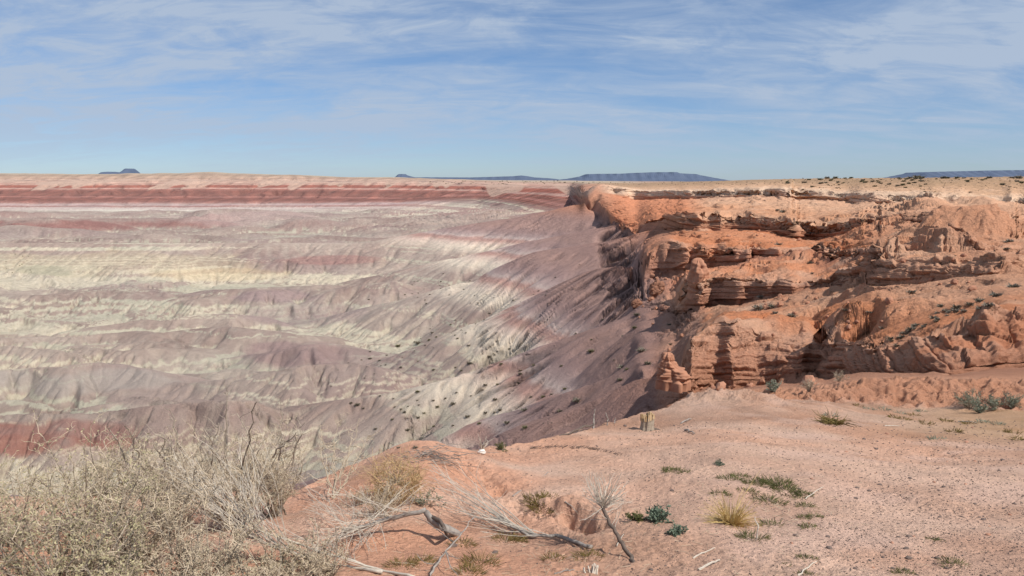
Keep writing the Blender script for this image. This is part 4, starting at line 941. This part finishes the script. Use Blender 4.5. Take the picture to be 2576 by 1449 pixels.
for i in range(9):
    a = ray(R.uniform(1466,1500), R.uniform(1416,1436), c.y+.03)-c; b_ = Vector((a.x*.8+R.gauss(0,.006), R.gauss(0,.01), -.01)); mm = MB(); mm.tube(wander(b_, a-b_, (a-b_).length, 4, .12), .0045, .0025, 6); mm.build('root', M['pale'], e, smooth=True)
small_shrub('bare_seedling', hit(1212,1130), .16, 1.1, 7, 5, 'pale bare seedling on the rim beside the white stone', 'plant', None, M['pale'], M['pale'], None, r=.005, seed=77)
g = MB(); R.seed(57)
for i in range(150):
    t = R.random(); px = 1330+235*t; py = 1128 - 10*math.sin(t*2.2) + 26*t*t + R.gauss(0,1.6); cc = hit(px, py); a = R.gauss(0,.6); L_ = R.uniform(.02,.06); g.tube([cc, cc+Vector((math.cos(a)*L_, math.sin(a)*L_, R.uniform(.005,.02)))], .0026, .0012, 3)
go = g.build('plant_litter', M['dark']); go['kind'] = 'stuff'; go['label'] = 'dark line of plant litter curving over the orange soil'; go['category'] = 'litter'
# pile of twigs on top of the mound, root mat on the soil
R.seed(55)
c = gp(1070,1150); m = MB()
for _ in range(110):
    p = Vector((R.gauss(0,.13), R.gauss(0,.10), abs(R.gauss(0,.02)))); m.tube(wander(p, Vector((R.uniform(.5,1), R.gauss(0,.5), R.uniform(-.3,.12))), R.uniform(.06,.26), 4, .12), .0028, .0013, 3)
tag(m.build('twig_pile', M['grey'], None, loc=None), 'pile of grey twigs on top of the orange mound behind the tumbleweed', 'twig pile').location = c
c = gp(2095,1066); m = MB()
for _ in range(120):
    p = Vector((R.gauss(0,.07), R.gauss(0,.05), abs(R.gauss(0,.02)))); m.tube(wander(p, Vector((R.uniform(-1,1), R.gauss(0,.6), R.uniform(-.1,.2))), R.uniform(.12,.28), 4, .25), .006, .002, 3)
tag(m.build('root_mat', M['olive'], None), 'dried mat of roots lying on the bare soil in front of the bank', 'root mat').location = c
# =================================================================== stones
def rock_mesh(name, rx, ry, rz, mat, seed=1, sub=3, amp=.25, fq=1.6, flat=0):
    me = bpy.data.meshes.new(name); bm = bmesh.new(); bmesh.ops.create_icosphere(bm, subdivisions=sub, radius=1)
    co = np.array([v.co[:] for v in bm.verts]); d = fbm(co[:,0]*fq+seed, co[:,1]*fq+co[:,2]*fq*1.3, 3, seed)*amp*1.6 + noise(co[:,2]*4+seed, co[:,0]*1.2, seed+3)*amp*.35
    co = co*(1+d)[:, None]
    for v, c in zip(bm.verts, co): v.co = (c[0]*rx, c[1]*ry, c[2]*rz)
    bm.to_mesh(me); bm.free(); me.materials.append(mat); return me
import bmesh
def put(me, name, loc, label, cat, group=None, rz=0., sc=1.):
    o = bpy.data.objects.new(name, me); COL.objects.link(o); o.location = loc; o.rotation_euler = (0,0,rz); o.scale = (sc,)*3; return tag(o, label, cat, group)
c = hit(1212,1142); put(rock_mesh('white_stone', .038, .032, .024, M['white'], 5), 'white_stone', c+Vector((0,0,.02)), 'white stone on the rim of the orange soil', 'stone')
R.seed(61)
pm = [rock_mesh('pebble', 1, R.uniform(.6,.9), R.uniform(.4,.6), M[k_], 70+i, 2, .2) for i, k_ in enumerate(['stone','stone','redstone','stone'])]
PZ = [(2500,1230,190,90,.5),(2330,1290,200,110,.35),(2150,1310,150,90,.15),(2480,1370,160,80,.5)]
def pebble_spot():
    while True:
        if R.random() < .72:
            a, b, s1, s2, w = R.choice(PZ); px, py = R.gauss(a, s1), R.gauss(b, s2)
        else: px, py = R.uniform(1560, 2600), R.uniform(1070, 1460)
        if 1520 < px < 2640 and 1060 < py < 1470: return px, py
for i in range(110):
    px, py = pebble_spot(); c = hit(px, py); s = R.choice([.007,.008,.010,.012,.015])*max(1, c.y/5)
    put(pm[i % 4], 'pebble', c + Vector((0,0,s*.15)), 'small dark pebble lying on the pink soil', 'pebble', 'pebbles scattered on the pink soil', R.uniform(0,6.28), s)
for (a, b, s, lab) in [(2087,1380,.016,'dark pointed stone alone on the soil right of the green clumps'),(1690,1235,.014,'dark grey stone above the blue-green plant'),(2284,1405,.015,'dark stone low in the photo near a green clump'),(1245,1392,.016,'grey stone among the dead branches at the bottom'),(2475,1308,.015,'dark stone with a twig beside it near the right edge'),(1140,1375,.02,'blackish stone under the gnarled root')]:
    c = hit(a, b); put(pm[0], 'stone', c+Vector((0,0,s*.2)), lab, 'stone', None, R.uniform(0,6), s*1.2)
# gravel too fine to count
g = MB(); R.seed(63)
for i in range(5200):
    px, py = pebble_spot(); 
    if R.random() < .25: px, py = R.uniform(1150, 2640), R.uniform(1060, 1460)
    c = hit(px, py); s = R.uniform(.0028,.0078)*max(.9, c.y/4.5); o = len(g.v)
    a = R.uniform(0,6.28); u = Vector((math.cos(a), math.sin(a), 0)); w = Vector((-math.sin(a), math.cos(a), 0))*R.uniform(.5,.9)
    g.v += [c+u*s, c+w*s, c-u*s, c-w*s, c+Vector((0,0,s*.7))]; g.f += [(o,o+1,o+4),(o+1,o+2,o+4),(o+2,o+3,o+4),(o+3,o,o+4)]
go = g.build('gravel', M['stone']); go['kind'] = 'stuff'; go['label'] = 'fine dark gravel strewn over the pink soil'; go['category'] = 'gravel'
# litter of dry twigs and soil crumbs on the near ground
g = MB(); R.seed(64)
for i in range(900):
    px, py = R.choice([(R.uniform(700,1600), R.uniform(1280,1460)), (R.uniform(1200,2600), R.uniform(1070,1460)), (R.gauss(1900,120), R.gauss(1290,60))]); py = min(max(py, 1065), 1465)
    c = hit(px, py); a = R.uniform(0,6.28); L_ = R.uniform(.015,.07); g.tube([c+Vector((0,0,.002)), c+Vector((math.cos(a)*L_, math.sin(a)*L_, .004+L_*.1))], .0011, .0006, 3)
go = g.build('twig_litter', M['twig']); go['kind'] = 'stuff'; go['label'] = 'dry straw and twig litter on the near soil'; go['category'] = 'litter'
# =================================================================== rocks standing free of the cliffs
def rockmat(name, c1, c2, sc):
    m = veg(name, c1, c2, scale=sc); return m
M['cliffrock'] = veg('cliff_rock', (124,88,71), (172,124,100), scale=2.6)
M['cliffrock2'] = veg('hoodoo_rock', (134,94,76), (182,132,106), scale=2.6)
def pillar(name, px, pyb, pyt, wpx, Yv, label, seed, prof):
    b = ray(px, pyb, Yv); t = ray(px, pyt, Yv); H = t.z-b.z; r = wpx/F*Yv*.5*1.03; m = MB(); n, k = 48, 44
    for i in range(n):
        s = i/(n-1); w = np.interp(s, [q[0] for q in prof], [q[1] for q in prof]); off = np.interp(s, [q[0] for q in prof], [q[2] for q in prof])
        aa = np.arange(k)*6.283/k; cx_, sy_ = np.cos(aa), np.sin(aa)
        d = 1 + .42*noise(cx_*1.4+seed, sy_*1.4+s*2.0, seed) + .25*noise(cx_*3.+seed*2, sy_*3+s*5, seed+2) + .16*noise(s*13.+seed+cx_*.3, sy_*.4, seed+1) + .08*noise(cx_*8, sy_*8+s*20, seed+4)
        for j in range(k): m.v.append(Vector((cx_[j]*r*w*d[j] + off*r, sy_[j]*r*w*d[j]*1.1, s*H - .4*(i == 0) + .04*H*(d[j]-1))))
    for i in range(n-1):
        for j in range(k): m.f.append((i*k+j, i*k+(j+1)%k, (i+1)*k+(j+1)%k, (i+1)*k+j))
    m.f.append(tuple((n-1)*k+j for j in range(k))); o = m.build(name, M['cliffrock2'], None, smooth=True); o.location = b; return tag(o, label, 'rock')
pillar('rock_spire', 1756, 742, 649, 46, 83.5, 'slender layered rock spire standing in front of the ledge cliff', 3, [(0,1.25,.1),(.3,1.0,.05),(.55,.9,.1),(.75,.72,.0),(.9,.62,-.1),(.97,.42,-.12),(1,.15,-.12)])
pillar('rock_tooth', 1692, 958, 886, 60, 40.5, 'broad tooth of pink rock at the near foot of the cliffs', 8, [(0,1.2,.1),(.25,1.15,.15),(.42,.95,.05),(.5,.7,-.2),(.7,.52,-.4),(.9,.46,-.45),(.97,.34,-.45),(1,.12,-.45)])
R.seed(66)
RB = [rock_mesh('fallen_rock', 1, R.uniform(.7,1), R.uniform(.6,.9), M['cliffrock'], 90+i, 2, .32) for i in range(4)]
for i in range(70):
    px, py = R.choice([(R.uniform(1730,2080), R.gauss(762,10)), (R.uniform(1630,1740), R.gauss(700,14)), (R.uniform(1700,2050), R.gauss(974,8)), (R.uniform(1740,2060), R.gauss(590,8)), (R.uniform(1900,2250), R.gauss(800,30)), (R.uniform(2150,2500), R.gauss(690,20)), (R.uniform(1600,1720), R.gauss(800,50))])
    c = hit(px, py); s_ = R.choice([.14,.18,.24,.34])*max(.7, c.y/75); put(RB[i % 4], 'fallen_rock', c + Vector((0,0,s_*.2)), 'block of orange-brown rock fallen from the ledges', 'rock', 'fallen rocks below the ledges', R.uniform(0,6.3), s_)
c = hit(1655, 738); put(rock_mesh('fallen_boulder', 1.2, 1.0, 1.35, M['cliffrock'], 15, 4, .3), 'fallen_boulder', c+Vector((0,0,.5)), 'largest fallen boulder on the slope left of the spire', 'boulder', 'fallen boulders below the cliffs', .4)
c = hit(1602, 769); put(rock_mesh('fallen_boulder', .8, .7, .7, M['cliffrock'], 16, 4, .3), 'fallen_boulder', c+Vector((0,0,.2)), 'smaller dark boulder lower on the slope left of the spire', 'boulder', 'fallen boulders below the cliffs', .4)
c = hit(1640, 755); put(rock_mesh('fallen_boulder', .5, .5, .4, M['cliffrock'], 17, 3, .3), 'fallen_boulder', c+Vector((0,0,.1)), 'small boulder touching the foot of the largest one', 'boulder', 'fallen boulders below the cliffs', .4)
# =================================================================== shrubs on the slopes and the plateau
def dot_shrub(seed, mat, n=150, dome=.75, leafy=.12):
    R.seed(seed); m = MB()
    for _ in range(n):
        d = rdir(R.uniform(.05,1.6)); L_ = R.uniform(.5,1.)*(.75+.35*R.random())
        p = d*L_*R.uniform(.25,.6); p.z *= dome; m.blade(p + Vector((0,0,.05)), d + Vector((R.gauss(0,.35), R.gauss(0,.35), R.gauss(0,.3))), L_*R.uniform(.25,.5), leafy)
    for _ in range(14): d = rdir(R.uniform(.2,1.2)); m.tube([Vector((0,0,-.05)), d*.5, d*.95*Vector((1,1,1)).length/1.732], .025, .008, 3)
    me = m.build('desert_shrub', mat).data; bpy.data.objects.remove([o for o in bpy.data.objects if o.data == me][0]); return me
DS = [dot_shrub(1, M['sh1']), dot_shrub(2, M['sh2']), dot_shrub(3, M['sh1'], 190, .6), dot_shrub(4, M['sh3'], 170, .7)]
def shrub_at(px, py, wpx, label, group, kinds=(0,1,2), name='desert_shrub', cat='shrub', loc=None):
    c = loc or hit(px, py); r = wpx*.62/F*c.y*1.02; o = put(DS[R.choice(kinds)], name, c - Vector((0,0,.08*r)), label, cat, group, R.uniform(0,6.28), r); o.scale = (r, r*R.uniform(.85,1.1), r*R.uniform(.75,1.1)); return o
R.seed(71)
ZC = lambda x, y: (858.7+x/3, 702.8+y/3)
near_sh = [(580,850,34),(580,915,22),(395,900,16),(695,915,22),(790,900,24),(840,945,40),(725,965,30),(450,980,20),(480,1005,30),(625,1010,26),(575,1045,30),(1160,910,34),(1430,890,26),(1525,890,34),(1590,870,24),(950,1040,44),(1375,990,60),(1250,1085,52),(840,1105,24),(655,1135,22),(500,1140,36),(1385,1120,46),(1045,1090,30),(1775,920,80),(1685,830,34),(1340,785,30),(1180,795,26),(1090,800,30),(1350,715,34),(1355,690,24),(1210,640,26),(1455,650,24),(1660,655,22),(1890,548,52),(2270,545,80),(2110,665,60),(2160,680,40),(970,635,44),(1115,585,30),(960,500,26),(1270,525,18),(700,685,24),(910,690,30),(450,665,24),(860,665,18),(580,485,44),(430,505,42),(215,600,30),(285,615,22),(340,575,18),(690,405,30),(665,460,22),(1650,1000,50),(2310,640,50),(2100,760,50),(2210,370,40),(2480,345,34),(2230,270,44),(2410,430,22),(1975,305,26),(2480,490,26),(2120,430,22),(1765,410,18),(1890,455,18),(2055,610,16),(870,855,20),(120,950,40),(70,935,24),(165,975,24),(385,1060,26),(290,880,20),(1200,990,34),(1165,1010,34),(1090,1010,30),(980,880,16),(500,960,16),(585,950,18),(405,965,16),(700,1110,26),(260,1130,30),(430,1275,28),(340,1285,30),(560,1275,40)]
for (a, b, w) in near_sh:
    px, py = ZC(a, b); shrub_at(px, py, max(w/3.0*1.45, 6), 'dark desert shrub alone on the mauve and cream slope', 'shrubs dotted over the slopes below the cliffs', (0,1,2) if w < 60 else (3,))
Z2 = lambda x, y: (858.7+x/3, 383.3+y/3)
for _ in range(50):
    a = R.random(); bx, by = (860+a*560, 960-a*250); px, py = bx + R.gauss(0,36), by + R.gauss(0,15)
    if 1180 < px < 1260 and 720 < py < 790 or True: shrub_at(px, py, R.uniform(4,9), 'small dark shrub in the line of scrub along the pale wash', 'scrub along the pale wash', (0,1,2))
for _ in range(24): shrub_at(R.gauss(1120,80), R.gauss(735,22), R.uniform(4,8), 'small dark shrub in the line of scrub along the pale wash', 'scrub along the pale wash', (0,1,2))
for _ in range(14): shrub_at(R.uniform(5,110), R.uniform(630,690), R.uniform(3,5), 'tiny dark shrub on the yellowish flat at the far left', 'shrubs on the yellowish flat', (0,1))
# right valley
Z3 = lambda x, y: (1717.3+x/3, 383.3+y/3)
big_r = [(1725,1030,100,'grey-tan shrub alone on the gravel slope below the mounds'),(1955,1145,70,'rounded shrub left of the shrub row on the right slope'),(2070,1150,90,'dark shrub at the left end of the shrub row on the right slope'),(2170,1130,80,'second dark shrub in the row on the right slope'),(2245,1090,110,'tall grey shrub in the row on the right slope'),(2370,1050,120,'largest grey shrub at the upper end of the row on the right slope'),(2300,1130,100,'wide shrub in front of the tall grey one on the right slope'),(2235,1160,70,'pale grey shrub in front of the row on the right slope'),(2125,1180,70,'low pale shrub below the row on the right slope'),(2500,985,110,'greenish shrub near the right edge above the row'),(2460,650,90,'tall dark shrub in the gully at the far right'),(2440,710,80,'shadowed shrub lower in the gully at the far right'),
         (575,1150,110,'largest shrub on the orange ledge top'),(680,1140,90,'tan shrub right of the largest one on the orange ledge top'),(820,1210,90,'dark shrub at the lip of the orange ledge'),(600,1070,90,'wide low shrub at the foot of the ledge cliff'),(985,905,40,'small grey shrub on the shelf of the ledge cliff'),(965,820,60,'grey shrub on the bright orange slope'),(1510,1310,70,'grey shrub on the orange slope left of the dark gully line'),(755,430,70,'shrub on the tan slope below the pale cliff'),(715,425,40,'small shrub left of the one below the pale cliff'),(975,600,50,'grey shrub in the shade of the upper cliff'),(730,680,70,'shrub at the end of the shadowed ledge'),(700,1200,60,'shrub below the ledge top among the orange lumps'),(1230,1175,60,'low shrub on the tan slope under the round ledge'),(1410,1190,60,'low shrub right of the one under the round ledge'),(440,480,0,'')]
R.seed(72)
for (a, b, w, lab) in big_r:
    if w: px, py = Z3(a, b); shrub_at(px, py+w/3*.3, w/3*1.05, lab, 'shrubs among the rocks on the right', (3,3,0))
for i in range(26):
    t = i/25; shrub_at(2238+t*165+R.gauss(0,6), 860-t*85+R.gauss(0,6), R.uniform(14,26), 'grey shrub in the hedge-like line along the gully', 'line of shrubs along the gully on the right', (3,3,0))
for _ in range(58):
    px = R.uniform(1960, 2575); py = 449 + abs(R.gauss(0,1))*16; shrub_at(px, min(py, 505), R.uniform(7,17), 'dark shrub on the tan plateau rim at the right', 'shrubs over the plateau on the right', (0,1,1,2))
for _ in range(18):
    px = R.uniform(2000, 2576); shrub_at(px, 448.6, R.uniform(10,26), 'shrub standing on the skyline of the plateau', 'shrubs on the plateau skyline', (0,1,2))
sc = MB(); R.seed(74)
for i in range(420):
    if i < 150: px, py, w = R.uniform(1960, 2576), 449+R.random()**1.5*34, R.uniform(3,6)
    elif i < 240: px, py, w = R.uniform(1500, 1960), 457.5+R.random()*8, R.uniform(2.5,5)
    elif i < 330: a = R.random(); px, py, w = 880+a*560+R.gauss(0,50), 950-a*250+R.gauss(0,22), R.uniform(2,4)
    else: px, py, w = R.uniform(1750, 2560), R.uniform(560, 800), R.uniform(3,7)
    c = hit(px, py); r = w*.5/F*c.y
    for _ in range(9): d = rdir(R.uniform(.1,1.4)); sc.blade(c, d, r*R.uniform(.7,1.1), r*.55)
go = sc.build('low_scrub', M['sh1']); go['kind'] = 'stuff'; go['label'] = 'low dark scrub sprinkled over the slopes and the plateau'; go['category'] = 'scrub'
for _ in range(70):
    px = R.uniform(1080, 1520); o = shrub_at(px, 455.5+R.random()*8, R.uniform(3,6), 'tiny dark juniper on the far plain below the mesas', 'junipers on the far plain', (1,), 'juniper_tree', 'tree')
# =================================================================== buttes and mesas on the horizon
M['mesa'] = veg('far_mesa', (74,86,108), (92,102,120), scale=.006); M['mesa2'] = veg('far_mesa_slope', (74,84,100), (96,102,114), scale=.003)  # bluish distance haze is put into these base colours
def mesa(name, prof, Yv, D, pyb):
    """prof: skyline points (px, py); a solid hill with a caprock, D deep"""
    m = MB(); n = len(prof); xs = np.linspace(prof[0][0], prof[-1][0], max(24, int((prof[-1][0]-prof[0][0])/4))); ys = np.interp(xs, [p[0] for p in prof], [p[1] for p in prof])
    ys = ys + .35*noise(xs/3., xs*0+pyb, 7); rows = []
    for f, yy in ((0, -D*.5), (.55, -D*.25), (.9, -D*.14), (1, -D*.12), (1, D*.2), (0, D*.5)):
        rows.append([ray(x, pyb + (max(y_ if f else pyb+2, 0) - pyb)*(f if f else 1), Yv) + Vector((0, yy + (D*.035*float(noise(np.array([x/14.]), np.array([f*2.]), 3)[0])), 0)) for x, y_ in zip(xs, ys)])
    k = len(xs); base = ray(xs[0], pyb, Yv)
    for r in rows: m.v += r
    for i in range(len(rows)-1):
        for j in range(k-1): m.f.append((i*k+j, i*k+j+1, (i+1)*k+j+1, (i+1)*k+j))
    o = m.build(name, M['mesa']); o['kind'] = 'structure'
    o.data.materials.append(M['mesa2'])
    return o
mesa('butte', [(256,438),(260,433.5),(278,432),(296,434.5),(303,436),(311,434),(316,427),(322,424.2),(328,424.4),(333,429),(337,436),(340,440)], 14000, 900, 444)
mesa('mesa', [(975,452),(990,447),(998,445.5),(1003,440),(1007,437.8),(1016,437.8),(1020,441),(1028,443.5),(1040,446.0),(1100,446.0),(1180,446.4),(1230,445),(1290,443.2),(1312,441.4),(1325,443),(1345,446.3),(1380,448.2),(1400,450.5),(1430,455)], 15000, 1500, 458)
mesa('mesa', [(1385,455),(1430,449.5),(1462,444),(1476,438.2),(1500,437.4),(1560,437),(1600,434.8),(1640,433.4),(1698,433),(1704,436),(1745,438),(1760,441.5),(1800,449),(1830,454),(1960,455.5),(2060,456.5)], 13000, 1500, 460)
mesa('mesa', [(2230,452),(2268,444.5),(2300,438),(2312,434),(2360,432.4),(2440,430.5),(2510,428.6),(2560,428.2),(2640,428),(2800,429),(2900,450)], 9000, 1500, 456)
